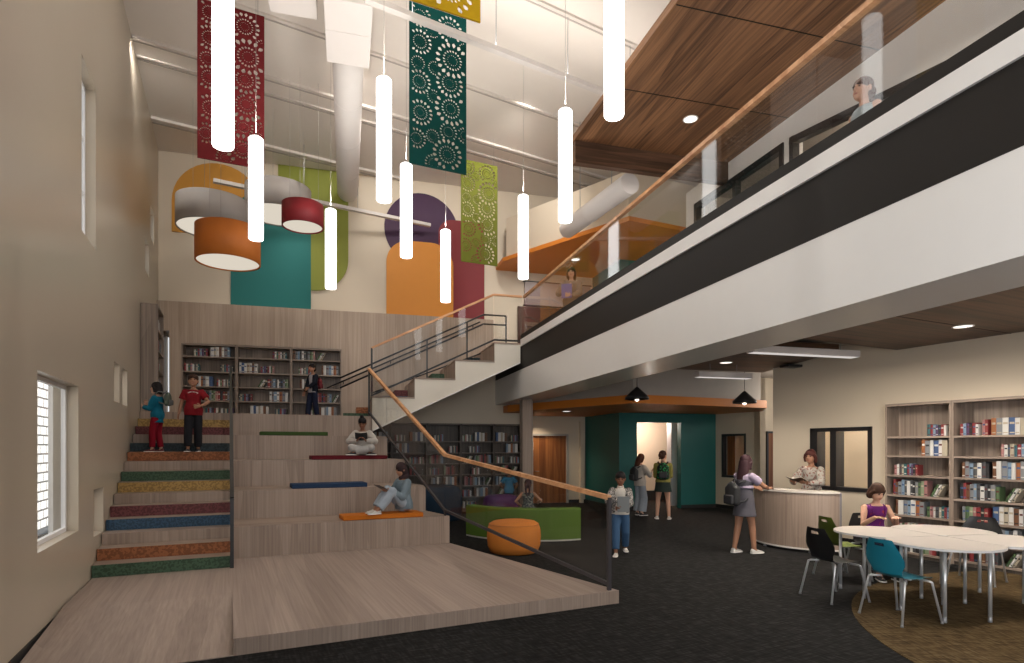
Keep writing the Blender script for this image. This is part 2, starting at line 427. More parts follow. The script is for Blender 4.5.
# oak panelling below it on the reading platform, pierced by the bookcase niche
ZPT = 5.21
BX = [onyb(181, 343, YBK-0.36)[0], onyb(236.3, 343, YBK-0.36)[0], onyb(291, 343, YBK-0.36)[0], onyb(341.5, 343, YBK-0.36)[0]]
ZB1 = 4.235
px1 = onyb(493.5, 320, YBK-0.36)[0]
pan = wall_holes(YBK-0.36, 0.36, XBC+0.06, 0.30, ZP+0.003, ZPT, [(BX[0], BX[3], ZP+0.06, ZB1), (sx0, sx1, ZP+0.003, sz1)], 'y')
zl = lambda x: 2.1 + 0.478*(x-0.537) + 0.44
PX = [(0.30, ZP+0.003), (0.75, ZP+0.003), (px1, zl(px1)), (px1, ZPT), (0.30, ZPT)]
pan.add([(x, y, z) for y in (YBK-0.36, YBK) for x, z in PX], [(0,1,2,3,4), (9,8,7,6,5), (0,5,6,1), (1,6,7,2), (2,7,8,3), (3,8,9,4)])
struct('wall_panelling', pan, M_PANEL, 'B')
wf = MB(); wf.box(sx0-0.05, sx1+0.02, YBK+0.3, YBK+0.34, sz0, sz0+0.05); wf.box(sx0-0.05, sx1+0.02, YBK+0.3, YBK+0.34, sz1-0.05, sz1)
w8 = struct('window_8', wf, MATS['window_frame_white'], 'B'); w8['label'] = 'bright narrow window in the far left corner'
MB().box(sx0-0.05, sx1+0.02, YBK+0.315, YBK+0.322, sz0+0.05, sz1-0.05).build('pane', M_GLASS, w8)

# back part right of the shelves: jog, door wall
YD = 17.5
struct('wall_jog', MB().box(4.78, 4.9, YBK+0.0, YD, 0, 3.6), M_CREAM, 'B')
dx0, _ = onyb(533, 440, YD); dx1, dzt = onyb(566.5, 436, YD)
dzt = 2.1
struct('wall_door_side', wall_holes(YD, 0.3, 4.78, 7.3, 0, 3.6, [(dx0-0.05, dx1+0.05, 0, dzt+0.05)], 'y'), M_CREAM, 'B')
dr = MB(); dr.box(dx0, dx1, YD+0.05, YD+0.1, 0.01, dzt)
d1 = struct('door_1', dr, M_DOORWOOD, 'B'); d1['label'] = 'brown wood veneer door beyond the oak column'
fr = MB(); fr.box(dx0-0.06, dx0, YD-0.02, YD+0.12, 0, dzt+0.06); fr.box(dx1, dx1+0.06, YD-0.02, YD+0.12, 0, dzt+0.06); fr.box(dx0, dx1, YD-0.02, YD+0.12, dzt, dzt+0.06)
fr.build('door_frame', M_GREYPAINT, d1)
dh = MB(); dh.tube([(dx0+0.08, YD+0.05, 1.0), (dx0+0.08, YD-0.0, 1.0), (dx0+0.2, YD-0.0, 1.0)], 0.009); dh.build('door_handle', M_STEEL, d1)
tr = MB(); tr.box(dx1+0.42, dx1+0.52, YD-0.14, YD, 0, 2.55); struct('trim_1', tr, M_CREAM, 'B')

# teal tower, both floors (same plan)
XT, YT = 7.25, 15.05
xo0, _ = onyb(637, 450, YT); xo1, _ = onyb(681, 450, YT); xte, _ = onyb(715.7, 450, YT)
struct('wall_teal', wall_holes(YT, 0.2, XT, xte, 0.0, 2.75, [(xo0, xo1, 0.0, 2.44)], 'y'), M_TEAL, 'B')
struct('wall_teal_side', MB().box(XT, XT+0.2, YT+0.2, YD+0.3, 0, 2.75), M_TEAL, 'B')
struct('wall_teal_upper', MB().box(6.9, 11.5, 14.3, 14.5, Z2, 6.68), M_TEAL, 'B')
struct('wall_teal_upper_side', MB().box(6.9, 7.1, 14.5, YBK-0.002, Z2, 6.68), M_TEAL, 'B')
# lit room behind the teal opening
rm = MB(); rm.box(XT+0.2, 11.4, 17.6, 17.8, 0, 2.9); struct('wall_inner_room', rm, M_CREAM, 'B')
struct('ceiling_inner_room', MB().box(XT+0.2, 11.4, 15.25, 17.8, 2.75, 2.85), M_WHITE, 'B')
ip = onyb(673, 450, 15.9)[0]
struct('column_inner', MB().box(ip-0.12, ip+0.12, 15.8, 16.05, 0, 2.75), mat('grey_white_column', (0.50, 0.47, 0.47), 0.5), 'B')
struct('baseboard_inner', MB().box(XT+0.2, 11.4, 17.585, 17.6, 0, 0.32), M_BASE, 'B')
bt = MB(); bt.box(XT-0.01, xo0, YT-0.012, YT, 0, 0.1); bt.box(xo1, xte, YT-0.012, YT, 0, 0.1); bt.box(XT-0.012, XT, YT, YD, 0, 0.1); bt.box(dx1+0.07, XT, YD-0.012, YD, 0, 0.1)
struct('baseboard_teal', bt, M_BASE, 'B')

# canopies (orange) above both teal fronts
def canopy(name, zb, h, top):
    P = [(4.0, 15.25), (5.95, 11.8), (7.55, 12.25)]
    low = [(4.2, 15.6), (5.97, 11.66), (9.85, 12.3), (11.6, 14.9), (11.6, 17.4), (4.95, 17.4), (4.95, 16.05), (4.2, 16.05)]
    up = [(3.99, 15.3), (5.92, 11.8), (9.8, 12.45), (11.6, 14.9), (11.6, 17.2), (3.99, 16.08)]
    mb = MB().prism(up if top else low, zb, zb+h)
    return struct(name, mb, M_ORANGE, 'B')
canopy('trim_2', 2.70, 0.185, False)
canopy('trim_3', 6.68, 0.10, True)
# bulkheads standing on the canopies
bk = MB().prism([(4.25, 15.55), (6.0, 11.78), (9.75, 12.4), (9.75, 12.55), (6.08, 11.95), (4.4, 15.6)], 2.885, 3.60); struct('wall_bulkhead', bk, mat('bulkhead_grey', (0.40, 0.365, 0.33), 0.6), 'B')
bk = MB().prism([(4.1, 15.35), (5.98, 11.95), (9.75, 12.6), (9.75, 12.75), (6.06, 12.1), (4.25, 15.4)], 6.78, 7.85); struct('wall_bulkhead_upper', bk, M_CREAM, 'B')
struct('ceiling_bulkhead_upper', MB().prism([(4.25, 15.4), (6.06, 12.1), (9.75, 12.75), (9.75, 17.2), (4.25, 16.08)], 7.75, 7.83), M_CREAM, 'B')

# upper floor back wall with dark door and whiteboard band
struct('wall_back_upper', MB().box(4.78, 12, YBK, YBK+0.4, Z2, ZC+0.4), M_CREAM, 'B')
u1 = thing('whiteboard', 'grey whiteboard on the upper floor wall behind the woman with the folder', 'board', fb(5.82, YBK-0.03, 5.76), AB)
MB().rbox(-1.0, 1.0, -0.02, 0.02, 0.0, 0.65, 0.005).build('board', mat('whiteboard_grey', (0.36, 0.29, 0.27), 0.35), u1)
MB().box(-1.03, 1.03, -0.025, 0.025, 0.65, 0.68).box(-1.03, 1.03, -0.05, 0.025, -0.03, 0.0).build('rim', M_BLACKMETAL, u1)
dd = MB(); dd.box(4.62, 6.88, YBK-0.08, YBK-0.01, Z2, 5.70); d2 = struct('door_2', dd, wood('dark_door', (0.05, 0.018, 0.008), (0.10, 0.036, 0.015), 'z', 14), 'B'); d2['label'] = 'dark brown double door on the upper floor'
MB().box(5.6, 5.63, YBK-0.085, YBK-0.078, Z2, 5.7).build('joint', M_BLACK, d2)

# main ceiling with bar joists
struct('ceiling', MB().box(XL-0.15, 30, -8, 34, ZC, ZC+0.2), M_CEIL, 'A')

# second floor slab, edge curb, black band, white beam
sl = MB().prism([(XF+0.02, -3), (14, -3), (14, 17.4), (4.9, 17.4), (4.9, 16.08), (XF+0.02, 16.08)], 3.60, Z2); struct('ceiling_slab', sl, M_GREYPAINT, 'B')
struct('trim_4', MB().box(XF-0.03, XF+0.16, -3, 13.5, 4.13, 4.29), M_WHITE, 'B')
struct('trim_5', MB().box(XF-0.005, XF+0.02, -3, 16.05, 3.59, 4.13), M_BLACK, 'B')
struct('beam', MB().box(XF, XF+0.76, -3, YBK, 2.92, 3.60), M_WHITE_SATIN, 'B')
# wood soffit above the balcony, with its drop end
sf = MB(); sf.box(XF, 7.17, -3, 10.2, 7.30, 7.42); struct('ceiling_wood_upper', sf, M_WALNUT_B, 'B')
for k in range(5):
    y = 8.42 - 1.78*k
    struct('trim_%d' % (20+k), MB().box(XF, 7.17, y-0.006, y+0.006, 7.294, 7.301), M_BLACK, 'B')
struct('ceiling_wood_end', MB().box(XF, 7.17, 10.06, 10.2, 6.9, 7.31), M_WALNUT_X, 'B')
struct('ceiling_wood_side', MB().box(XF-0.02, XF+0.001, -3, 10.2, 7.3, 7.42), M_WALNUT_B, 'B')

# white wall along the back of the balcony, with two black-framed windows
XW = 7.17
w0, w1 = onxb(784, 143, XW)[0], onxb(695, 205, XW)[0]
v0, v1 = 2.2, onxb(790.5, 139, XW)[0]
struct('wall_right_upper', wall_holes(XW, 0.25, -3, 11.56, Z2, 7.31, [(w0, w1, 5.0, 6.93), (v0, v1, 5.0, 6.93)]), M_WHITE, 'B')
def fwin(i, a, b, za, zb, label, mull):
    f = MB(); t = 0.09
    x0, x1 = XW-0.03, XW+0.1
    f.box(x0, x1, a, a+t, 5.0, za); f.box(x0, x1, b-t, b, 5.0, zb); f.box(x0, x1, a, b, 5.0, 5.0+t)
    f.bar(((x0+x1)/2, a, za-0.05), ((x0+x1)/2, b, zb-0.05), x1-x0, 0.11)
    if za < zb:
        w = MB(); w.add([(x, y, z) for x in (XW+0.001, XW+0.2) for y, z in ((a, za), (b, zb), (a, zb))], [(0,1,2), (5,4,3), (0,3,4,1), (1,4,5,2), (2,5,3,0)])
        struct('wall_right_upper_infill', w, M_WHITE, 'B')
    for m in mull: f.box(x0, x1, m-t/2, m+t/2, 5.0, 6.88)
    o = struct('window_%d' % i, f, M_BLACKMETAL, 'B'); o['label'] = label
    MB().box(XW+0.03, XW+0.036, a+t, b-t, 5.0+t, min(za, zb)-0.02).build('pane', M_GLASS, o)
fwin(9, w0, w1, 6.93, 6.93, 'black framed upper window beyond the woman at the balcony', [onxb(735, 178, XW)[0]])
fwin(10, v0, v1, 6.93-0.148*(v1-v0), 6.93, 'black framed upper window beside the woman at the balcony', [])
struct('wall_upper_room', MB().box(9.6, 9.7, -3, 11.5, Z2, 7.4), M_GREYPAINT, 'B')
struct('ceiling_upper_room', MB().box(7.42, 9.6, -3, 11.5, 7.3, 7.4), M_GREYPAINT, 'B')
# lower ceilings: walnut panels hung under the slab
def xaw(p): return a_of(p)
pA = [(4.8, -2.0), (XR, -2.0), (XR, 6.12), (4.8, 6.12)]
def low_panel(i, poly, frame):
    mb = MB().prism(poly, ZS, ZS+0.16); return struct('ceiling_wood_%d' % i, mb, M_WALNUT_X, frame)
q = [xaw(gz(897.4, 350, 3.37)), xaw(gz(820, 331, 3.37))]
low_panel(1, [(XR-0.02, -2), (XR-0.02, q[0][1]), (6.0, q[0][1]), (6.0, -2)], 'A')
q3 = b_of(gz(763, 372.6, 3.37)); q4 = b_of(gz(817, 357.7, 3.37))
low_panel(2, [(4.80, q3[1]), (q3[0], q3[1]), (q4[0], q4[1]), (q4[0]+0.0, q4[1]-0.5), (4.80, q4[1]-0.5)], 'B')
for k in range(4):
    y = q[0][1] - 1.6 - 1.6*k
    struct('trim_%d' % (30+k), MB().box(6.0, XR-0.02, y-0.006, y+0.006, ZS-0.004, ZS+0.001), M_BLACK, 'A')

# right wall with interior window, returns beyond it
yE = onxa(773, 447, XR)[0]
g0, gz1 = onxa(872.5, 427.5, XR); g1, _ = onxa(811, 427, XR); _, gz0 = onxa(872.5, 493, XR)
gz1 = (gz1 + onxa(811, 427.5, XR)[1])/2
struct('wall_right', wall_holes(XR, 0.25, -4, yE, 0, 3.62, [(g0, g1, gz0, gz1)]), M_CREAM, 'A')
f = MB(); t = 0.07
f.box(XR-0.03, XR+0.2, g0, g0+t, gz0, gz1); f.box(XR-0.03, XR+0.2, g1-t*2.2, g1, gz0, gz1)
f.box(XR-0.03, XR+0.2, g0, g1, gz0, gz0+t); f.box(XR-0.03, XR+0.2, g0, g1, gz1-t, gz1)
mm = onxa(834, 450, XR)[0]; f.box(XR-0.03, XR+0.2, mm-0.06, mm+0.06, gz0, gz1)
w11 = struct('window_11', f, M_BLACKMETAL, 'A'); w11['label'] = 'black framed office window behind the reception desk'
MB().box(XR+0.1, XR+0.108, g0+t, g1-t, gz0+t, gz1-t).build('pane', M_GLASS, w11)
struct('wall_office', MB().box(XR+1.3, XR+1.4, 3.0, yE, 0, 3.6), M_CREAM, 'A')
struct('wall_office_end', MB().box(XR+0.25, XR+1.4, yE-0.2, yE, 0, 3.6), M_CREAM, 'A')
struct('baseboard_right', MB().box(XR-0.012, XR, -4, yE, 0, 0.1), M_BASE, 'A')
XR2 = 12.8
yF = onxa(760, 447, XR2)[0]; yG = onxa(715, 447, XR2)[0]
h0, hz1 = onxa(746, 433.5, XR2); h1, _ = onxa(722, 434.5, XR2); _, hz0 = onxa(746, 478.5, XR2)
struct('wall_far_right', wall_holes(XR2, 0.2, yF, yG+1.5, 0, 3.62, [(h0, h1, hz0, hz1)]), M_CREAM, 'A')
f = MB(); t = 0.06
for a, b in ((h0, h0+t), (h1-t, h1)): f.box(XR2-0.02, XR2+0.12, a, b, hz0, hz1)
f.box(XR2-0.02, XR2+0.12, h0, h1, hz0, hz0+t); f.box(XR2-0.02, XR2+0.12, h0, h1, hz1-t, hz1)
w12 = struct('window_12', f, M_BLACKMETAL, 'A'); w12['label'] = 'small black framed window in the far right wall'
MB().box(XR2+0.06, XR2+0.066, h0+t, h1-t, hz0+t, hz1-t).build('pane', M_GLASS, w12)
struct('wall_far_room', MB().box(XR2+1.5, XR2+1.6, yF, yG+1.5, 0, 3.6), M_CREAM, 'A')
struct('wall_far_room_side', MB().box(XR2+0.201, XR2+0.24, h1-0.26, h1+0.1, 0, 2.2), M_DOORWOOD, 'A')
struct('wall_end_right', MB().box(XR2, 17, yF-0.0, yF+0.2, 0, 3.62), mat('warm_wall', (0.70, 0.60, 0.46), 0.55), 'A')
struct('baseboard_far', MB().box(XR2-0.012, XR2, yF, yG, 0, 0.1), M_BASE, 'A')
e0 = onya(765.6, 460, yF)[0]
d3 = struct('door_3', MB().box(e0+0.05, e0+1.0, yF-0.05, yF-0.005, 0.005, 2.12), M_DOORWOOD, 'A'); d3['label'] = 'orange brown door past the end of the right wall'
MB().box(e0, e0+0.05, yF-0.056, yF-0.005, 0, 2.17).box(e0, e0+1.05, yF-0.07, yF-0.005, 2.12, 2.17).build('door_frame', M_BLACKMETAL, d3)

# oak column under the beam
clx, cly = b_of(at(526.2, 447, 14.75))
struct('column', MB().box(clx-0.13, clx+0.13, cly-0.13, cly+0.13, 0, 2.93), M_OAK_V, 'B')

# ---------------------------------------------------------------- stage, ramp, stairs, bleachers
RUN = DT/3
Y0 = Y1 - 2*RUN
stg = thing('stage', 'low grey oak stage platform at the foot of the bleachers', 'stage', fa(0, 0, 0), AA)
MB().prism([(0.04, 5.5), (3.95, 5.5), (3.345, Y1-0.002), (0.04, Y1-0.002)], 0.0, Z0, 1, top=0).build('deck', [M_OAK_Y, M_OAK_V], stg)
MB().prism([(XL+0.02, 7.28), (0.04, 7.28), (0.04, Y0-0.014), (XL+0.02, Y0-0.014)], 0, Z0, 1, top=0).build('landing', [M_OAK_Y, M_OAK_V], stg)
rp = MB()
x0, x1 = XL+0.03, 0.04
rp.add([(x0, 5.5, 0), (x1, 5.5, 0), (x1, 7.28, 0), (x0, 7.28, 0), (x0, 5.5, 0.008), (x1, 5.5, 0.008), (x1, 7.28, Z0), (x0, 7.28, Z0)],
       [(3,2,1,0), (4,5,6,7), (0,1,5,4), (1,2,6,5), (2,3,7,6), (3,0,4,7)])
rp.build('ramp', M_OAK_Y, stg)
def riser_mat(name, c):
    if name in MATS: return MATS[name]
    return speckle(name, [v*0.82 for v in c], [min(1, v*1.3) for v in c], 34.0, 0.52, 0.6)
RC = {'green': riser_mat('riser_green', (0.050, 0.088, 0.055)), 'orange': riser_mat('riser_orange', (0.25, 0.095, 0.042)),
      'blue': riser_mat('riser_blue', (0.036, 0.072, 0.118)), 'maroon': riser_mat('riser_maroon', (0.125, 0.042, 0.045)),
      'yellow': riser_mat('riser_yellow', (0.33, 0.21, 0.075)), 'slate': riser_mat('riser_slate', (0.03, 0.042, 0.048))}
SEQ = ['green', 'orange', None, 'blue', 'maroon', None, 'yellow', 'green', None, 'orange', 'slate', None, 'maroon', 'yellow', None]
stt = thing('staircase', 'stair with coloured risers between the windowed wall and the bleachers', 'stairs', fa(0, 0, 0), AA)
for n, c in enumerate(SEQ):
    y = Y0 + RUN*n; zt = Z0 + RS*(n+1)
    o = MB().box(XL+0.01, 0.035, y, y+RUN-0.0005, zt-RS if n else 0.0, zt, 0).build('step', M_OAK_X, stt) if n < 14 else stt
    if c:
        r = MB().box(XL+0.012, 0.033, y-0.012, y, zt-RS+0.002, zt-0.001).build('riser', RC[c], o); r['label'] = c + ' riser'
    else:
        MB().box(XL+0.012, 0.033, y-0.012, y, zt-RS+0.002, zt-0.001).build('riser', M_OAK_V, o)
# solid mass under the flight so nothing shows through
fillm = MB()
for k in range(14):
    y = Y0 + RUN*k
    fillm.box(XL+0.02, 0.03, y+0.02, Y0+RUN*14-0.002, max(0.0, Z0+RS*k-0.001-RS), Z0+RS*k+0.02)
fillm.build('carcass', M_OAK_V, stt)
bl = thing('bleachers', 'grey oak tiered bleacher seating facing the stage', 'bleachers', fa(0, 0, 0), AA)
for k in range(4):
    y = Y1 + DT*k; yb = Y1 + DT*(k+1) - 0.001
    MB().prism([(0.04, y), (ENDX(y), y), (ENDX(yb), yb), (0.04, yb)], 0.0 if k == 0 else Z0+0.457*k-0.3, Z0+0.4572*(k+1), 1, top=0).build('tier', [M_OAK_X, M_OAK_V], bl)
YP = Y1 + DT*4
YPS = YP + 0.0
C0 = a_of(fb(0.50, YBK-0.004))
pl = MB().prism([(XL+0.01, YP), (ENDX(YP), YP), C0, a_of(fb(XBC+0.06, YBK-0.004))], ZP-1.4, ZP, 1, top=0)
tag(pl.build('reading_platform', [M_OAK_X, M_OAK_V], None, None, AA), 'oak reading platform at the top of the stairs and bleachers', 'platform')

# ---------------------------------------------------------------- white-sided stair to the second floor
st2 = thing('upper_stair', 'white sided stair with seat high steps rising to the second floor', 'stairs', fb(0, 0, 0), AB)
BXS = [0.537, 1.47, 2.395, 3.32, XF-0.03]
YF0, YF1 = 13.5, 15.05
for k in range(4):
    zt = ZP + 0.4425*(k+1)
    x0, x1 = BXS[k], BXS[k+1]
    zb0 = 2.1 + 0.478*(x0-0.537); zb1 = 2.1 + 0.478*(x1-0.537)
    s = MB()
    def prof(x0, x1, a, b, c, ya, yb, mi, tm, lm):
        v = [(x0, ya, a), (x1, ya, b), (x1, ya, c), (x0, ya, c), (x0, yb, a), (x1, yb, b), (x1, yb, c), (x0, yb, c)]
        s.add(v, [(0, 1, 2, 3), (5, 4, 7, 6), (0, 4, 5, 1), (1, 5, 6, 2)], mi); s.add(v, [(3, 2, 6, 7)], tm); s.add(v, [(4, 0, 3, 7)], lm)
    prof(x0, x1, zb0, zb1, zt-0.035, YF0, YF1, 0, 1, 1)
    blk = s.build('seat_step', [M_STRINGER, M_OAK_V], st2)
    MB().box(x0-0.012, x1, YF0-0.012, YF1, zt-0.035, zt).build('tread', M_OAK_X, blk)
rn = 0.925/3
for n in range(12):
    x = 0.537 + rn*(n-2); zt = ZP + 0.1475*(n+1)
    xe = x + rn if n < 11 else XF-0.06
    zb = max(ZP, 2.1 + 0.478*(x-0.537) + 0.43)
    o = MB().box(x, xe+0.01, YF1+0.002, YBK-0.37, zb+(0.003 if n < 3 else 0), zt).build('step', M_OAK_X, st2)
    c = SEQ[n]
    r = MB().box(x-0.012, x, YF1+0.002, YBK-0.372, zt-0.1475, zt-0.002).build('riser', RC[c] if c else M_OAK_V, o)
xa_, xb_ = 0.56, XF-0.03
v = []
for y in (YF1+0.001, YBK-0.365):
    v += [(xa_, y, 2.1+0.478*(xa_-.537)), (xb_, y, 2.1+0.478*(xb_-.537)), (xb_, y, min(2.1+0.478*(xb_-.537)+0.425, 4.0)), (xa_, y, 2.1+0.478*(xa_-.537)+0.425)]
MB().add(v, [(0,1,2,3), (7,6,5,4), (0,4,5,1), (1,5,6,2), (2,6,7,3), (3,7,4,0)]).build('soffit', M_STRINGER, st2)
MB().bar((0.56, YF0-0.006, 2.1+0.478*0.023+0.012), (XF-0.04, YF0-0.006, 2.1+0.478*(XF-0.577)+0.012), 0.012, 0.024).build('edge_highlight', M_WHITE, st2)  # white strip standing in for the highlight on the stringer's lower edge
for n in range(12):
    c = SEQ[n]
    if c:
        x = 0.537 + rn*(n-2); xe = 0.537 + rn*((n//3)*3 + 2 - 2); zt = ZP + 0.1475*(n+1)
        q = MB().box(x, xe-0.001, YF1-0.008, YF1+0.001, zt-0.147, zt-0.001).build('side_strip', RC[c], st2); q['label'] = c + ' side of the step'
# joint in the stringer
MB().box(0.85, 0.856, YF0-0.002, YF0+0.01, 2.3, 2.84).build('joint', M_BLACK, st2)
# floor of the landing between stair and balcony
# ================================================================ hung from the ceiling
ACN = math.radians(31.0)
def fc_line(px, py, z): 
    p = gz(px, py, z); return p
TRK = mat('ceiling_track', (0.66, 0.60, 0.54), 0.5)
TRK2 = mat('ceiling_seam', (0.45, 0.40, 0.36), 0.6)
def ceil_strip(i, px, py, wd, dz, m):
    p = gz(px, py, ZC); d = Vector((math.cos(ACN), math.sin(ACN), 0))
    # clip the strip to the hall: from the left wall to the far side
    t0, t1 = -12.0, 16.0
    n = Vector((cA, sA, 0)); t0 = (XL + 0.01 - p.dot(n))/d.dot(n)
    nb = Vector((-sB, cB, 0)); t1 = min(t1, (YBK - 0.01 - p.dot(nb))/d.dot(nb))
    o = MB().box(t0, t1, -wd/2, wd/2, -dz, 0.0).build('trim_%d' % i, m, None, (p.x, p.y, ZC-0.002), ACN); o['kind'] = 'structure'
for i, (x, y, wd, dz, m) in enumerate([(338, 97, 0.07, 0.05, TRK), (300, 101.5, 0.05, 0.03, TRK), (300, 153, 0.10, 0.06, TRK), (340, 40, 0.06, 0.04, TRK), (590, 24, 0.06, 0.04, TRK),
                                       (338, 100.5, 0.03, 0.02, TRK2), (300, 104.5, 0.03, 0.02, TRK2), (300, 157.5, 0.03, 0.02, TRK2), (340, 43.5, 0.03, 0.02, TRK2), (590, 28.0, 0.03, 0.02, TRK2)]):
    ceil_strip(40+i, x, y, wd, dz, m)
# two suspended white conduits
CONDS = []
def conduit(px, py, z, t0, t1, label, half):
    p = gz(px, py, z); d = Vector((math.cos(ACN), math.sin(ACN), 0)); CONDS.append((p + d*(t0+t1)/2 + Vector((0, 0, half)), t1-t0))
    t = thing('ceiling_conduit', label, 'conduit', p, ACN)
    MB().box(t0, t1, -half, half, -half*0.7, half*0.7).build('rail', mat('conduit_white', (0.66, 0.61, 0.57), 0.5), t)
    nn = 4
    for k in range(nn):
        x = t0 + (t1-t0)*(k+0.5)/nn
        MB().tube([(x, 0, half*0.7), (x, 0, ZC-z-0.003)], 0.006, 6).build('hanger', M_STEEL, t)
conduit(485, 45.5, 7.85, -1.85, 3.6, 'white conduit running across in front of the teal perforated panel', 0.05)
conduit(300, 198.5, 7.6, -1.83, 3.3, 'long white conduit above the drum lamps, ending over the yellow dome', 0.055)

# round duct and its square plenum boxes
def duct(name, label, p0, p1, r, m):
    d = (p1-p0); L = d.length; t = thing(name, label, 'duct', p0, math.atan2(d.y, d.x))
    b = MB()
    prof = [(r, 0.0), (r, L-0.06), (r*0.93, L-0.015), (r*0.8, L)]
    b.lathe(prof, 36, 0, Matrix.Rotation(PI/2, 4, 'Y')); b.build('pipe', m, t)
    for k in range(1, int(L/1.5)+1):
        q = MB(); q.lathe([(r+0.001, -0.012), (r+0.007, -0.006), (r+0.007, 0.006), (r+0.001, 0.012)], 36, 0, Matrix.Translation((min(L-0.1, 1.5*k), 0, 0)) @ Matrix.Rotation(PI/2, 4, 'Y')); q.build('seam_ring', m, t)
    for k in range(2):
        x = L*(0.25+0.5*k); MB().tube([(x, 0, r), (x, 0, ZC-p0.z-0.003)], 0.008, 6).build('hanger', M_STEEL, t)
    return t
M_DUCT = mat('duct_white', (0.72, 0.67, 0.635), 0.55, vary=0.015)
q0 = at(348.2, 44, 9.55); zD = q0.z
bb0 = b_of(q0)
p0 = fb(bb0[0], bb0[1], zD); p1 = fb(bb0[0], 15.72, zD)
duct('round_duct', 'long white round duct running to the back wall beside the pendants', p0, p1, 0.255, M_DUCT)
t = thing('duct_box', 'white square duct box at the near end of the round duct', 'duct', fb(bb0[0], bb0[1], zD), AB)
MB().rbox(-0.33, 0.33, -1.4, 0.02, -0.33, 0.33, 0.008).build('box', M_DUCT, t)
MB().box(-0.335, 0.335, -0.75, -0.74, -0.335, 0.335).build('joint', M_DUCT, t)
MB().tube([(0, -0.5, 0.33), (0, -0.5, ZC-zD-0.003)], 0.01, 6).build('hanger', M_STEEL, t)
q1 = at(294, 16, 8.75); c = b_of(q1)
t = thing('duct_box', 'separate small white duct box hanging beside the square one', 'duct', fb(c[0], c[1], q1.z), AB)
MB().rbox(-0.33, 0.33, -1.2, 0.0, 0.0, 0.5, 0.008).build('box', M_DUCT, t)
MB().box(-0.335, 0.335, -0.75, -0.74, -0.004, 0.504).build('joint', M_DUCT, t)
MB().tube([(0, -0.5, 0.5), (0, -0.5, ZC-q1.z-0.003)], 0.01, 6).build('hanger', M_STEEL, t)
duct('round_duct', 'short white round duct over the upper canopy, behind the walnut ceiling', fb(5.16, 10.25, 6.74), fb(4.86, 12.85, 6.74), 0.2, M_DUCT)

# tube pendants
M_TUBE = glow('pendant_glow', (1.0, 0.985, 0.965), PEND)
M_TUBECAP = mat('pendant_cap', (0.8, 0.8, 0.8), 0.4)
PENDS = [  # px, bottom py, top py, depth, label
 (223, 152, None, 5.30, 'large glowing tube pendant in front of the red perforated panel'),
 (256, 242, 135, 7.70, 'glowing tube pendant hanging over the orange drum lamp'),
 (330.8, 290, 208, 9.95, 'glowing tube pendant in front of the green rounded wall panel'),
 (384, 204, 75, 7.15, 'glowing tube pendant between the round duct and the teal perforated panel'),
 (406.3, 259, 162, 9.0, 'glowing tube pendant in front of the purple wall disc'),
 (445.6, 303, 229, 10.7, 'glowing tube pendant in front of the dark red wall panel'),
 (614, 122, None, 5.42, 'large glowing tube pendant beside the walnut ceiling edge, cut by the top'),
 (565.3, 224, 107, 7.75, 'glowing tube pendant just off the walnut ceiling corner'),
 (523.3, 280, 194, 10.35, 'glowing tube pendant above the stair landing, beside the olive perforated panel')]
UPL = []
for px, yb, yt, Y, lab in PENDS:
    Y *= 1.06; r = 0.096; yb = yb - (HZ-yb)*r/Y; yt = yt + (HZ-yt)*r/Y if yt else None; b = at(px, yb, Y); L = ((yb-yt)*Y/FPX) if yt else 1.55
    t = thing('tube_pendant', lab, 'pendant lamp', (b.x, b.y, b.z), 0, 'glowing tube pendants')
    MB().lathe([(0.0, 0.0), (r*0.93, 0.0), (r, 0.012), (r, L-0.012), (r*0.93, L)], 32).build('tube', M_TUBE, t)
    MB().lathe([(0.06, L), (0.06, L+0.03), (0.012, L+0.05)], 20).build('cap', M_TUBECAP, t)
    UPL.append((b.x, b.y, b.z+L+0.09))
    MB().tube([(0, 0, L+0.05), (0, 0, ZC-b.z-0.003)], 0.0025, 6).build('cord', mat('cord_grey', (0.3, 0.28, 0.26), 0.5), t)

# drum lamps
M_DIFF = glow('drum_diffuser', (1.0, 0.90, 0.75), 0.62)
DR = [(228.2, 263.0, 11.0, 0.555, 0.64, (0.58, 0.165, 0.020), 'orange drum lamp, lowest of the four drums'),
      (213.5, 229.5, 12.0, 0.68, 0.56, (0.40, 0.365, 0.34), 'grey drum lamp behind the orange drum'),
      (278.5, 215.5, 13.1, 0.685, 0.58, (0.40, 0.365, 0.34), 'grey drum lamp behind the small red drum'),
      (302.8, 227.3, 11.5, 0.385, 0.43, (0.235, 0.012, 0.018), 'small dark red drum lamp')]
for i, (px, py, Y, r, h, colr, lab) in enumerate(DR):
    b = at(px, py, Y)
    t = thing('drum_lamp', lab, 'pendant lamp', b, 0, 'drum lamps by the back wall')
    MB().lathe([(r-0.025, 0.0), (r, 0.0), (r, h), (r-0.025, h), (r-0.025, h-0.04), (r-0.025, 0.03)], 64, close=True).build('shade', mat('drum_%d' % i, colr, 0.6), t)
    MB().lathe([(0.0, 0.02), (r-0.026, 0.02), (r-0.026, 0.035), (0.0, 0.035)], 64).build('diffuser', M_DIFF, t)
    MB().lathe([(0.0, h-0.03), (r-0.026, h-0.03), (r-0.026, h-0.01), (0.0, h-0.01)], 64).build('top_plate', mat('drum_top', (0.5, 0.46, 0.42), 0.6), t)
    for k in range(3):
        a = 0.7 + 2*PI*k/3; MB().tube([(r*0.8*math.cos(a), r*0.8*math.sin(a), h-0.02), (r*0.8*math.cos(a), r*0.8*math.sin(a), ZC-b.z-0.003)], 0.0025, 5).build('cable', MATS['cord_grey'], t)

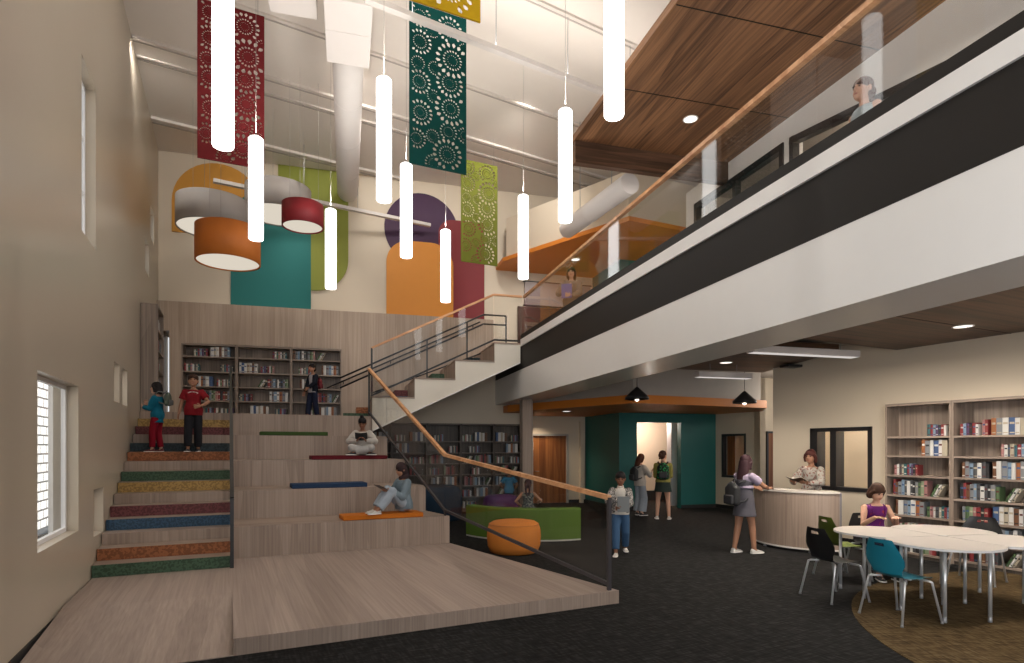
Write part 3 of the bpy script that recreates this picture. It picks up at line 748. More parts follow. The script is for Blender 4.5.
# perforated felt panels with sunburst cut-outs
from mathutils.geometry import delaunay_2d_cdt
BURST = [(.75, .71, .245), (.70, .56, .20), (.72, .40, .235), (.66, .105, .215), (.18, .93, .16), (.70, .90, .19), (.17, .52, .165), (.19, .33, .175), (.68, .25, .13), (.18, .77, .17), (.12, .165, .14), (.15, .635, .10), (.42, .03, .13), (.98, .25, .12), (.98, .8, .1), (.44, .63, .1), (.42, .45, .1), (.40, .86, .1), (.40, .20, .1)]
def perforated(name, label, cx, cy, ztop, zbot, w, colr, flip=False):
    h = ztop - zbot
    outline = [(-w/2, 0), (w/2, 0), (w/2, h), (-w/2, h)]
    holes = []; done = []
    for (u, v, r) in BURST:
        bx, by, r = (u-0.5)*w, v*h, r*w/0.9*1.06
        for ring, (r0, r1, hw, n) in enumerate([(0.24, 0.34, 0.022, 14), (0.43, 0.62, 0.034, 19), (0.72, 1.06, 0.062, 17)]):
            for k in range(n):
                a = 2*PI*(k+0.5*ring)/n
                ca, sa = math.cos(a), math.sin(a)
                pts = []
                for (rr, ww) in ((r0, 0), (r0+(r1-r0)*0.35, hw*0.8), (r0+(r1-r0)*0.7, hw), (r1, 0), (r0+(r1-r0)*0.7, -hw), (r0+(r1-r0)*0.35, -hw*0.8)):
                    x, y = rr*r, ww*r*1.9; pts.append((bx + x*ca - y*sa, by + x*sa + y*ca))
                if any(abs(p[0]) > w/2-0.018 or p[1] < 0.018 or p[1] > h-0.018 for p in pts): continue
                if any((p[0]-q[0])**2 + (p[1]-q[1])**2 < (q[2]*1.04)**2 for p in pts for q in done): continue
                holes.append(pts)
        done.append((bx, by, r))
    vs = [Vector(p) for p in outline]; fs = [list(range(4))]
    for hl in holes:
        b = len(vs); vs += [Vector(p) for p in hl]; fs.append(list(range(b, b+6)))
    V, E, F, _, _, _ = delaunay_2d_cdt(vs, [], fs, 1, 1e-5)
    # keep triangles outside every hole
    def inside(p, poly):
        c = False; j = len(poly)-1
        for i in range(len(poly)):
            if (poly[i][1] > p[1]) != (poly[j][1] > p[1]) and p[0] < (poly[j][0]-poly[i][0])*(p[1]-poly[i][1])/(poly[j][1]-poly[i][1]) + poly[i][0]: c = not c
            j = i
        return c
    bx = [(min(p[0] for p in q), max(p[0] for p in q), min(p[1] for p in q), max(p[1] for p in q), q) for q in holes]
    FF = []
    for f in F:
        c = (sum(V[i][0] for i in f)/len(f), sum(V[i][1] for i in f)/len(f))
        if any(b[0] < c[0] < b[1] and b[2] < c[1] < b[3] and inside(c, b[4]) for b in bx): continue
        FF.append(f)
    bm = bmesh.new(); bv = [bm.verts.new((v[0], 0, v[1])) for v in V]
    for f in FF:
        try: bm.faces.new([bv[i] for i in f])
        except ValueError: pass
    r = bmesh.ops.extrude_face_region(bm, geom=list(bm.faces))
    for g in r['geom']:
        if isinstance(g, bmesh.types.BMVert): g.co.y += 0.018
    t = thing(name, label, 'hanging panel', fa(cx, cy, zbot), AA, 'perforated hanging panels')
    MB().bm(bm).build('felt', mat('felt_%s' % label.split()[0], colr, 0.85, spec=0.15, vary=0.12, scale=9), t)
    for s in (-1, 1): MB().tube([(s*w*0.4, 0.009, h-0.01), (s*w*0.4, 0.009, ZC-zbot-0.003)], 0.004, 5).build('cable', MATS['cord_grey'], t)
    return t
def hang(label, px, py0, py1, z0, h, colr, w=0.9, px0=None):
    p = gz(px, (py0+py1)/2, z0); a = a_of(p)
    perforated('perforated_panel', label, a[0], a[1], z0+h, z0, w, colr)
hang('dark red perforated sunburst panel hanging over the drum lamps', 231.5, 158.4, 168.8, 5.95, 2.32, (0.135, 0.014, 0.016))
hang('teal green perforated sunburst panel hanging behind the white conduit', 438.5, 164, 174, 5.95, 2.40, (0.002, 0.048, 0.042))
hang('olive green perforated sunburst panel hanging before the dark red wall panel', 479.6, 262, 265.5, 5.95, 2.32, (0.115, 0.125, 0.016))
hang('yellow perforated sunburst panel cut by the top edge', 437, 4, 12, 5.95, 2.3, (0.62, 0.37, 0.012))

# flat coloured panels on the back wall
def wallshape(name, label, pts, colr, dep=0.03):
    poly = []
    t = MB()
    xs = [p[0] for p in pts]; zs = [p[1] for p in pts]
    x0, z0 = (min(xs)+max(xs))/2, min(zs)
    b = MB(); n = len(pts)
    b.prism([(p[0]-x0, p[1]-z0) for p in pts], 0.0, dep, M=Matrix.Rotation(PI/2, 4, 'X'))
    o = b.build(name, mat(label.split(' panel')[0].replace(' ', '_'), colr, 0.6, vary=0.03), None, fb(x0, YBK-wallshape.off, z0), AB)
    wallshape.off += 0.004
    tag(o, label, 'wall panel', 'coloured shapes on the back wall')
wallshape.off = 0.0
def rb(px, py): return onyb(px, py, YBK)
def arc(cx, cz, rx, rz, a0, a1, n=20): return [(cx + rx*math.cos(math.radians(a0+(a1-a0)*i/n)), cz + rz*math.sin(math.radians(a0+(a1-a0)*i/n))) for i in range(n+1)]
# yellow dome
xl, _ = rb(172, 205); xr, _ = rb(262, 205); _, zt = rb(214, 163.5); r = (xr-xl)/2; _, zb = rb(200, 234)
wallshape('wall_panel', 'yellow dome shaped panel behind the grey drum lamp', [(xl, zb), (xr, zb)] + arc((xl+xr)/2, zt-r, r, r, 0, 180), (0.60, 0.275, 0.03))
# green rounded bar
xl, _ = rb(278.3, 200); xr, _ = rb(348.3, 200); _, zt = rb(279, 165); _, zb = rb(318, 291); rr = (xr-xl)*0.5
wallshape('wall_panel', 'olive green panel with a rounded bottom corner beside the round duct', [(xl, zt), (xl, zb)] + arc(xr-rr, zb+rr, rr, rr, -90, 0) + [(xr, zt)], (0.245, 0.27, 0.035))
# teal square
xl, zb = rb(231, 304); xr, zb2 = rb(311, 308.5); _, zt = rb(258, 196)
wallshape('wall_panel', 'large teal square panel behind the drum lamps', [(xl, ZPT), (xr, ZPT), (xr, zt)] + arc(xl+(xr-xl)*0.55, zt-0.7, (xr-xl)*0.55, 0.9, 60, 178, 12), (0.004, 0.155, 0.145))
# purple disc
xl, _ = rb(384.3, 228); xr, _ = rb(458, 228); _, zt = rb(418, 193.5); r = (xr-xl)/2
wallshape('wall_panel', 'dark purple disc panel above the orange arch', arc((xl+xr)/2, zt-r, r, r, 0, 352, 44), (0.045, 0.011, 0.048))
# dark red
xl, _ = rb(438, 260); xr, _ = rb(484, 260); _, zt = rb(452, 220.5); zb = ZPT+0.003
wallshape('wall_panel', 'dark red panel with a rounded top corner beside the orange arch', [(xl, zb), (xr, zb), (xr, zt)] + arc(xl+0.4, zt-0.4, 0.4, 0.4, 90, 180, 10), (0.20, 0.014, 0.019))
# orange arch
xl, _ = rb(386.3, 280); xr, _ = rb(453, 280); _, zt = rb(418, 242.2)
wallshape('wall_panel', 'orange arch panel with both upper corners rounded', [(xl, zb), (xr, zb)] + arc(xr-0.6, zt-0.6, 0.6, 0.6, 0, 90, 12) + arc(xl+0.6, zt-0.6, 0.6, 0.6, 90, 180, 12), (0.70, 0.27, 0.035))

# recessed downlights
M_LENS = glow('downlight_lens', (1.0, 0.93, 0.84), 1.6)
def downlight(p, z, label, r=0.11):
    t = thing('downlight', label, 'ceiling light', (p.x, p.y, z), 0, 'recessed downlights')
    MB().lathe([(r, 0.0), (r*1.16, 0.0), (r*1.16, -0.006), (r, -0.008)], 28, close=True).build('trim_ring', M_WHITE, t)
    MB().lathe([(0.0, -0.001), (r, -0.001), (r, -0.004), (0, -0.004)], 28).build('lens', M_LENS, t)
DL = [(gz(690.5, 119, 7.3), 7.3, 'round downlight in the upper walnut ceiling over the balcony'),
      (gz(963, 326.3, ZS), ZS, 'round downlight in the lower walnut ceiling above the bookcases'),
      (gz(726, 362.5, ZS), ZS, 'round downlight in the lower walnut ceiling near the beam'),
      (gz(575.3, 259.5, 6.68), 6.68, 'round downlight under the upper orange canopy'),
      (gz(566.5, 411.2, 2.70), 2.70, 'round downlight under the lower orange canopy')]
for p, z, l in DL: downlight(p, z, l)
# linear lamps below the slab
def linear(px0, py0, px1, z, L, label):
    p = gz(px0, py0, z)
    t = thing('linear_lamp', label, 'ceiling light', p, AB, 'linear white lamps')
    MB().rbox(0, L, -0.09, 0.09, 0.0, 0.10, 0.008).build('housing', mat('lamp_white', (0.62, 0.57, 0.55), 0.5), t)
    MB().box(0.02, L-0.02, -0.075, 0.075, -0.004, 0.0).build('diffuser', glow('linear_diffuser', (1, 0.93, 0.88), 0.55), t)
    for x in (0.3, L-0.3): MB().tube([(x, 0, 0.1), (x, 0, 3.6-z)], 0.006, 6).build('hanger', M_STEEL, t)
linear(750, 352.5, 857, 3.16, 1.95, 'long white linear lamp under the balcony by the cream wall')
linear(696.5, 377, 722, 3.10, 1.2, 'small white linear lamp beyond the lower walnut ceiling')
p = gz(791, 367.5, 3.3)
t = thing('ceiling_speaker', 'small black ceiling fixture above the cream wall beside the linear lamp', 'ceiling fixture', p, AB)
MB().rbox(-0.17, 0.17, -0.12, 0.12, 0.0, 0.05, 0.01).build('body', M_BLACKMETAL, t); MB().tube([(0, 0, 0.05), (0, 0, 3.6-3.3)], 0.02, 8).build('stem', M_BLACKMETAL, t)
# black cone pendants
for px, py, Y, lab in ((637, 399.5, 12.4, 'black cone pendant lamp over the teal room opening'), (744.5, 403.2, 12.9, 'black cone pendant lamp by the far end window of the orange canopy')):
    b = at(px, py, Y)
    t = thing('cone_pendant', lab, 'pendant lamp', b, 0, 'black cone pendants')
    MB().lathe([(0.245, 0.0), (0.245, 0.05), (0.05, 0.235), (0.02, 0.26), (0.0, 0.26), (0.0, 0.25), (0.04, 0.225), (0.235, 0.045), (0.237, 0.0)], 36).build('shade', M_BLACKMETAL, t)
    MB().lathe([(0.0, 0.012), (0.232, 0.012), (0.232, 0.02), (0.0, 0.02)], 36).build('diffuser', glow('cone_diffuser', (1.0, 0.62, 0.44), 1.7), t)
    MB().ball((0, 0, 0.005), 0.04).build('bulb', glow('cone_bulb', (1.0, 0.85, 0.7), 7.0), t)
    MB().tube([(0, 0, 0.26), (0, 0, 3.6-b.z)], 0.006, 6).build('cord', M_BLACKMETAL, t)
# lamp inside the upper room
xx = onxb(737, 186, 8.1); 
t = thing('ceiling_light', 'round pinkish lamp glowing behind the upper black framed window', 'ceiling light', fb(8.1, xx[0], xx[1]), 0)
MB().lathe([(0.0, -0.05), (0.16, -0.05), (0.19, -0.02), (0.19, 0.0), (0, 0)], 28).build('diffuser', glow('pink_diffuser', (1.0, 0.72, 0.58), 1.2), t)
MB().tube([(0, 0, 0), (0, 0, max(0.02, 7.3-xx[1]))], 0.02, 8).build('stem', M_BLACKMETAL, t)

# ================================================================ balustrades
def rail_path(mb, pts, w, h, mi=0):
    for p, q in zip(pts[:-1], pts[1:]): mb.bar(p, q, w, h, mi)
    for p in pts[1:-1]: mb.ball(p, (w*0.52, w*0.52, h*0.52), mi, 10, 6)
# balcony edge
t = thing('balcony_balustrade', 'glass balcony balustrade with wooden handrail along the second floor edge', 'balustrade', fb(0, 0, 0), AB)
zr = 5.30
MB().bar((XF+0.06, 13.5, zr), (XF+0.06, -2.9, zr), 0.065, 0.05).build('handrail', M_RAIL, t)
MB().box(XF-0.025, XF+0.09, -2.9, 13.5, 4.291, 4.40).build('glass_shoe', M_BLACK, t)
for k in range(9):
    a = 13.48 - 1.82*k
    MB().box(XF+0.054, XF+0.066, a-1.805, a, 4.36, zr-0.02).build('glass_pane', M_GLASS, t)
# white-sided stair
t = thing('stair_balustrade', 'glass guard with wooden handrail on the white sided stair', 'balustrade', fb(0, 0, 0), AB)
yg = YF0+0.05
def sp(px, py): 
    x, z = onyb(px, py, yg); return Vector((x, yg, z))
h0, h1, h2 = sp(371.7, 348), sp(493.5, 294.8), sp(521.4, 296)
b0, b1, b2 = sp(371.9, 395.5), sp(494.3, 337), sp(521.5, 338)
h2.x = b2.x = XF+0.02; h2.z = h1.z; b2.z = b1.z = Z2+0.06
m = MB(); rail_path(m, [h0, h1, h2], 0.055, 0.045); m.build('handrail', M_RAIL, t)
m = MB(); rail_path(m, [b0, b1, b2], 0.04, 0.04); m.build('bottom_rail', M_BLACKMETAL, t)
def gp(mb, a, b, c, d, th=0.012):
    """glass pane a-b bottom, d-c top"""
    n = Vector((b-a)).cross(Vector(d-a)).normalized()*th/2
    vs = [a-n, b-n, c-n, d-n, a+n, b+n, c+n, d+n]
    return mb.add(vs, [(3,2,1,0), (4,5,6,7), (0,1,5,4), (1,2,6,5), (2,3,7,6), (3,0,4,7)])
for k in range(3):
    s0, s1 = k/3+0.004, (k+1)/3-0.004
    gp(MB(), b0.lerp(b1, s0), b0.lerp(b1, s1), h0.lerp(h1, s1), h0.lerp(h1, s0)).build('glass_pane', M_GLASS, t)
gp(MB(), b1.lerp(b2, .02), b2, h2, h1.lerp(h2, .02)).build('glass_pane', M_GLASS, t)
MB().bar((h0.x, yg, ZP+0.4425), h0, 0.04, 0.04, 0, (0, 1, 0)).build('post', M_BLACKMETAL, t)
# black steel railing between the high steps and the stair
t = thing('steel_railing', 'black steel railing with double top rail between seat steps and stair', 'railing', fb(0, 0, 0), AB)
ym = YF1-0.05
def sm(px, py):
    x, z = onyb(px, py, ym); return Vector((x, ym, z))
r0, r1, r2 = sm(340, 378), sm(483.5, 314.7), sm(506, 316.2)
d0 = Vector((0, 0, -0.24)); r2.z = r1.z
for nm, off in (('top_rail', Vector((0, 0, 0))), ('lower_rail', d0)):
    m = MB(); pts = [r0+off, r1+off, r2+off]
    for p, q in zip(pts[:-1], pts[1:]): m.tube([p, q], 0.022, 8)
    m.build(nm, M_BLACKMETAL, t)
g0, g1, g2 = sm(372, 393), sm(494, 338), sm(506, 339)
g1.z = g2.z = Z2+0.10
for p, q in ((0, 0),):
    m = MB(); m.tube([g0, g1], 0.018, 8); m.tube([g1, g2], 0.018, 8); m.build('bottom_rail', M_BLACKMETAL, t)
def railz(x): 
    return r0.z + (r1.z-r0.z)*min(1, (x-r0.x)/(r1.x-r0.x))
for px in (372, 427, 467, 506):
    x = onyb(px, 380, ym)[0]
    zt = railz(x)
    k = max(0, min(3, sum(1 for b in BXS[1:4] if x > b))); zb = ZP + 0.4425*(k+1)
    MB().bar((x, ym, zb), (x, ym, zt), 0.035, 0.035, 0, (0, 1, 0)).build('post', M_BLACKMETAL, t)
# wall handrail
yw = YBK-0.45
t = thing('wall_handrail', 'black handrail fixed to the oak panelling up the stair', 'handrail', fb(0, 0, 0), AB)
def sw(px, py):
    x, z = onyb(px, py, yw); return Vector((x, yw, z))
a0, a1 = sw(327, 388), sw(480, 322)
MB().tube([a0, a1], 0.02, 8).build('rail', M_BLACKMETAL, t)
for s in (0.1, 0.4, 0.7, 0.95):
    p = a0.lerp(a1, s); MB().tube([p, p+Vector((0, 0, -0.07)), p+Vector((0, 0.085, -0.07))], 0.012, 6).build('bracket', M_BLACKMETAL, t)
# bleacher balustrade: stage corner, first tier corner, platform
t = thing('bleacher_balustrade', 'sloping glass balustrade with wooden handrail from the bleachers to the stage corner', 'balustrade', fa(0, 0, 0), AA)
def gA(x, y, px, py):
    w = fa(x, y); k = None; z = CAM_H - (py-HZ)*w.y/FPX; return Vector((x, y, z))
e0, e1, e2 = (3.86, 5.56), (ENDX(Y1)-0.06, Y1+0.05), (ENDX(YP)-0.06, YP-0.02)
T = [gA(*e0, 611, 497.5), gA(*e1, 445, 455), gA(*e2, 366.8, 369)]
B = [gA(*e0, 613.5, 584.0), gA(*e1, 445.5, 511.0), gA(*e2, 367.5, 413)]
B[0].z = max(B[0].z, Z0+0.02); B[1].z = max(B[1].z, Z0+0.4572+0.02); B[2].z = max(B[2].z, ZP+0.02); B[1].z += 0.01; B[2].z += 0.015
m = MB(); rail_path(m, T, 0.065, 0.05); m.build('handrail', M_RAIL, t)
m = MB(); rail_path(m, B, 0.035, 0.04); m.build('bottom_channel', mat('dark_channel', (0.045, 0.04, 0.045), 0.4), t)
for (i, n) in ((0, 3), (1, 4)):
    for k in range(n):
        s0, s1 = k/n+0.004, (k+1)/n-0.004
        gp(MB(), B[i].lerp(B[i+1], s0), B[i].lerp(B[i+1], s1), T[i].lerp(T[i+1], s1), T[i].lerp(T[i+1], s0)).build('glass_pane', M_GLASS, t)
MB().bar((e0[0], e0[1], Z0), T[0], 0.04, 0.04, 0, (0, 1, 0)).build('post', MATS['dark_channel'], t)
MB().bar((e2[0], e2[1], ZP), T[2], 0.035, 0.035, 0, (0, 1, 0)).build('post', M_BLACKMETAL, t)
MB().bar((e1[0], e1[1], Z0+0.457), B[1], 0.035, 0.035, 0, (0, 1, 0)).build('post', M_BLACKMETAL, t)
# guard between stair and bleachers
t = thing('stair_guard', 'dark glass guard rail between the coloured stair and the bleachers', 'balustrade', fa(0, 0, 0), AA)
xg = 0.045
y0, z0 = Y0-0.06, Z0
y1, z1 = YP+0.05, ZP
hp = [(xg, y0, z0+0.92), (xg, y1, z1+0.93), (xg, y1+0.35, z1+0.93)]
m = MB(); rail_path(m, [Vector(p) for p in hp], 0.05, 0.045); m.build('handrail', M_BLACKMETAL, t)
MB().bar((xg, y0, z0), hp[0], 0.045, 0.045, 0, (0, 1, 0)).build('post', M_BLACKMETAL, t)
MB().bar((xg, y1+0.35, z1), hp[2], 0.045, 0.045, 0, (0, 1, 0)).build('post', M_BLACKMETAL, t)
for k in range(4):
    s0, s1 = k/4+0.006, (k+1)/4-0.006
    A0 = Vector((xg, y0, z0+0.30)); A1 = Vector((xg, y1, z1+0.18)); T0 = Vector(hp[0]); T1 = Vector(hp[1])
    gp(MB(), A0.lerp(A1, s0), A0.lerp(A1, s1), T0.lerp(T1, s1), T0.lerp(T1, s0)).build('glass_pane', M_GLASS, t)
m = MB(); m.bar((xg, y0, z0+0.28), (xg, y1, z1+0.16), 0.04, 0.04); m.build('bottom_channel', M_BLACKMETAL, t)
# ================================================================ bookcases and books
def bookcase(label, loc, rz, w, d, zs, h, m, md, group=None, t=0.025, top_over=0.0):
    c = thing('bookcase', label, 'bookcase', loc, rz, group)
    for x in (0.0, w-t): MB().box(x, x+t, 0, d, 0, h).build('side_panel', m, c)
    MB().box(t, w-t, d-0.012, d, 0, h).build('back_panel', m, c)
    MB().box(t, w-t, 0, d-0.012, h-t*1.3, h).build('top', M_TRIMX if m is M_SHELF else md, c)
    for z in zs: MB().box(t, w-t, 0.004, d-0.012, z-t, z).build('shelf', M_TRIMX if m is M_SHELF else md, c)
    MB().box(t, w-t, 0.02, 0.035, 0, max(0.02, zs[0]-t)).build('plinth', md, c)
    return c
M_TRIMX = wood('shelf_edge_oak', (0.21, 0.16, 0.13), (0.36, 0.29, 0.235), 'x', 24.0)
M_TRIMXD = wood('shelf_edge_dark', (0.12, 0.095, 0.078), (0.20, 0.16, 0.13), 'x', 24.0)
PAGES = mat('book_pages', (0.62, 0.57, 0.48), 0.8)
BC = {'white': (0.56, 0.545, 0.52), 'cream': (0.38, 0.33, 0.25), 'blue': (0.045, 0.085, 0.19), 'light blue': (0.17, 0.245, 0.33), 'red': (0.22, 0.03, 0.032), 'dark red': (0.10, 0.02, 0.022),
      'brown': (0.13, 0.058, 0.028), 'green': (0.075, 0.125, 0.055), 'pale green': (0.20, 0.25, 0.155), 'black': (0.018, 0.018, 0.019), 'dark grey': (0.06, 0.062, 0.066), 'grey': (0.19, 0.195, 0.205), 'orange': (0.28, 0.10, 0.035), 'pink': (0.32, 0.15, 0.145), 'purple': (0.075, 0.04, 0.10), 'teal': (0.028, 0.10, 0.11)}
KINDS = {'small': (['red', 'white', 'green', 'pink', 'white', 'dark grey', 'cream', 'teal', 'red', 'light blue', 'purple', 'black'], 0.155, 0.185, 0.028, 0.046),
         'big': (['white', 'blue', 'white', 'cream', 'white', 'brown', 'white', 'grey', 'light blue', 'white', 'orange', 'grey'], 0.225, 0.25, 0.045, 0.075),
         'mid': (['dark grey', 'black', 'grey', 'green', 'pale green', 'pink', 'red', 'black', 'red', 'brown', 'grey', 'light blue', 'dark grey', 'white'], 0.20, 0.245, 0.034, 0.056)}
BMESH = {}
def book_mesh(col, band):
    k = (col, band)
    if k in BMESH: return BMESH[k]
    mb = MB()
    mb.box(0, 0.1, 0, 1, 0, 1); mb.box(0.9, 1, 0, 1, 0, 1)                  # boards
    # rounded spine at the front, with two bands across it
    zs = [0, 0.10, 0.16, 0.62, 0.74, 1.0]; mi = [0, 2, 0, 2, 0]
    xs = [0.0, 0.15, 0.5, 0.85, 1.0]; ys = [0.03, 0.0, -0.025, 0.0, 0.03]
    for j in range(5):
        for i in range(4):
            mb.add([(xs[i], ys[i], zs[j]), (xs[i+1], ys[i+1], zs[j]), (xs[i+1], ys[i+1], zs[j+1]), (xs[i], ys[i], zs[j+1])], [(0, 1, 2, 3)], mi[j])
    mb.add([(x, y, 1) for x, y in zip(xs, ys)] + [(1, 0.08, 1), (0, 0.08, 1)], [(0, 1, 2, 3, 4, 5, 6)], 0)
    mb.box(0.1, 0.9, 0.03, 0.96, 0.03, 0.97, 1)
    me = mb.mesh('book', [mat('book_' + col.replace(' ', '_'), BC[col], 0.5, vary=0.1, scale=20), PAGES, mat('band_' + band.replace(' ', '_'), BC[band], 0.5)])
    BMESH[k] = me; return me
ORD = ['first', 'second', 'third', 'fourth', 'fifth', 'sixth', 'seventh', 'eighth', 'ninth', 'tenth', 'eleventh', 'twelfth', 'thirteenth', 'fourteenth', 'fifteenth', 'sixteenth', 'seventeenth', 'eighteenth', 'nineteenth', 'twentieth', 'twenty-first', 'twenty-second', 'twenty-third', 'twenty-fourth', 'twenty-fifth', 'twenty-sixth', 'twenty-seventh', 'twenty-eighth']
def layout(x0, x1, kind):
    """books standing between x0 and x1: (x, thickness, height, depth, colour, band, lean)"""
    out = []; x = x0
    if kind == 'lean':
        n = 3; base = ['green', 'white', 'cream']
        for i in range(n): out.append((x0 + i*0.042, 0.03, 0.21, 0.15, base[i], 'black', 0.50))
        return out
    cols, h0, h1, t0, t1 = KINDS[kind]; k = RND.randrange(len(cols))
    while True:
        t = RND.uniform(t0, t1)
        if x + t > x1: break
        out.append((x, t, RND.uniform(h0, h1), RND.uniform(0.13, 0.17), cols[k % len(cols)], RND.choice(['white', 'cream', 'black', 'dark red', 'blue']), 0.0)); k += 1
        x += t + 0.002
    return out
SHN = ['top shelf', 'second shelf', 'third shelf', 'fourth shelf', 'fifth shelf', 'sixth shelf', 'lowest shelf']
STUFF = MB(); STM = []
def stuff_mi(col):
    m = mat('book_' + col.replace(' ', '_'), BC[col], 0.5, vary=0.1, scale=20)
    if m not in STM: STM.append(m)
    return STM.index(m)
stuff_mi('white'); STM.append(PAGES)
N_BOOKS = 0
def shelve(case, w, zs, rows, phrase, group, solid=True, t=0.025, scale=1.0, endw='desk end', lastsolid=9):
    """rows: from the top shelf down, lists of (from, to, kind) as shares of the bay width"""
    global N_BOOKS
    Mw = Matrix.Translation(case.location) @ Matrix.Rotation(case.rotation_euler[2], 4, 'Z')
    for r, row in enumerate(rows):
        z = zs[len(zs)-1-r]; n = 0
        for (u0, u1, kind) in row:
            for (x, th, hh, dd, col, band, ln) in layout(t + 0.005 + u0*(w-2*t), t + u1*(w-2*t) - 0.004, kind):
                hh *= scale
                if x > w-t-0.004-th - (hh*math.sin(ln) if ln else 0): continue
                if solid and r <= lastsolid:
                    o = bpy.data.objects.new('book', book_mesh(col, band)); COL.objects.link(o)
                    L = Matrix.Translation((x + (0.0 if not ln else 0), 0.035 + RND.uniform(-0.006, 0.012), z + 0.0005))
                    if ln: L = L @ Matrix.Translation((0, 0, math.sin(ln)*th)) @ Matrix.Rotation(ln, 4, 'Y')
                    Q = Mw @ L; loc, rot, _ = Q.decompose()
                    o.location = loc; o.rotation_mode = 'XYZ'; o.rotation_euler = rot.to_euler(); o.scale = (th, dd, hh)
                    sz = 'tall' if hh > 0.22 else ('small' if hh < 0.19 else 'slim' if th < 0.03 else 'thick')
                    tag(o, '%s%s %s book, %s from the %s, %s, %s' % (sz, ' leaning' if ln else '', col, ORD[min(n, 27)], endw, SHN[r] if r < len(zs)-1 else 'lowest shelf', phrase), 'book', group)
                    n += 1; N_BOOKS += 1
                else:
                    L = Mw @ Matrix.Translation((x, 0.035 + RND.uniform(-0.006, 0.012), z+0.001))
                    if ln: L = L @ Matrix.Translation((0, 0, math.sin(ln)*th)) @ Matrix.Rotation(ln, 4, 'Y')
                    STUFF.box(0, th, 0, dd, 0, hh, stuff_mi(col), L); STUFF.box(th*0.12, th*0.88, 0.01, dd+0.001, 0.005, hh+0.001, 1, L)
# right wall, two bays
ZR = [0.08, 0.36, 0.665, 0.98, 1.30, 1.615, 1.92]; HR = 2.45
yA0, yA1 = onxa(885.2, 403.4, XR-0.34)[0], onxa(951.3, 399, XR-0.34)[0]
bw = yA0-yA1
rc = []
for k, nm in ((0, 'grey oak bookcase on the right wall, beside the office window'), (1, 'grey oak bookcase on the right wall, behind the white tables, farther from the desk')):
    c = bookcase(nm, fa(XR-0.34, yA0-bw*k*1.0, 0), AA-PI/2, bw*(1 if k == 0 else 1.04)-0.004, 0.325, ZR, HR, M_SHELF, M_SHELFD, 'right wall bookcases', 0.03)
    rc.append(c)
shelve(rc[0], bw, ZR, [[(.64, .98, 'small')], [(.55, .98, 'big')], [(.10, .50, 'small')], [(.08, .66, 'mid'), (.68, .95, 'lean')], [(.12, .60, 'big'), (.64, .98, 'small')], [(.15, .62, 'small')], [(.3, .85, 'mid')]],
       'bookcase beside the window', 'books in the bookcase beside the office window', lastsolid=5)
shelve(rc[1], bw*1.04, ZR, [[(.07, .34, 'small'), (.36, .46, 'mid'), (.48, .94, 'big')], [(.60, .97, 'small')], [(.10, .46, 'mid'), (.49, .95, 'big')], [(.06, .62, 'mid'), (.64, .88, 'lean')], [(.10, .46, 'mid'), (.50, .95, 'big')], [(.10, .50, 'small'), (.6, .9, 'mid')], [(.2, .6, 'mid'), (.65, .88, 'lean')]],
       'second bookcase', 'books in the bookcase farther from the desk')
# three bays in the oak panelling of the reading platform
ZU = [ZP+0.085, 2.87, 3.21, 3.565, 3.93]
ROWS_U = [[[(.2, .48, 'small'), (.52, .92, 'big')], [(.02, .32, 'small'), (.70, .98, 'small')], [(.2, .6, 'big'), (.64, .95, 'small')], [(.36, .9, 'mid')], [(.42, .68, 'small'), (.72, .98, 'small')]],
          [[(.66, .97, 'small')], [(.02, .41, 'big'), (.43, .72, 'small')], [(.37, .49, 'lean'), (.52, .98, 'mid')], [(.01, .29, 'small'), (.60, .98, 'big')], [(.23, .61, 'big'), (.70, .98, 'small')]],
          [[(.01, .50, 'mid'), (.5, .66, 'lean')], [(.12, .45, 'small'), (.60, .98, 'big')], [(.15, .5, 'big')], [(.50, .82, 'mid'), (.81, .97, 'lean')], [(.27, .50, 'small'), (.55, .93, 'big')]]]
for k, nm in enumerate(('corner', 'middle', 'stair side')):
    c = bookcase(['oak bookcase in the upper platform panelling, nearest the corner window', 'middle oak bookcase of three in the upper platform panelling', 'oak bookcase in the upper platform panelling behind the child in a jacket'][k], fb(BX[k]+0.002, YBK-0.355, ZP+0.004), AB, BX[k+1]-BX[k]-0.004, 0.345, [z-ZP for z in ZU], ZB1-ZP-0.01, M_SHELF, M_SHELFD, 'bookcases in the oak panelling', 0.028)
    shelve(c, BX[k+1]-BX[k]-0.004, [z-ZP for z in ZU], ROWS_U[k], '%s platform bookcase' % nm, 'books in the %s platform bookcase' % nm, True, 0.028, 1.0, 'window end', 3)
# bookcase standing at the left wall, top of the stairs
c = bookcase('tall oak bookcase against the left wall at the top of the stairs', fa(XL+0.30, YP+0.06, ZP+0.004), AA+PI/2, 1.10, 0.29, [0.08, 0.45, 0.82, 1.2, 1.6], 2.07, M_SHELF, M_SHELFD, None, 0.03)
shelve(c, 1.10, [0.08, 0.45, 0.82, 1.2, 1.6], [[(.1, .8, 'big')], [(.2, .9, 'mid')], [(.1, .7, 'small')], [(.3, .9, 'big')], [(.1, .8, 'mid')]], '', '', False)
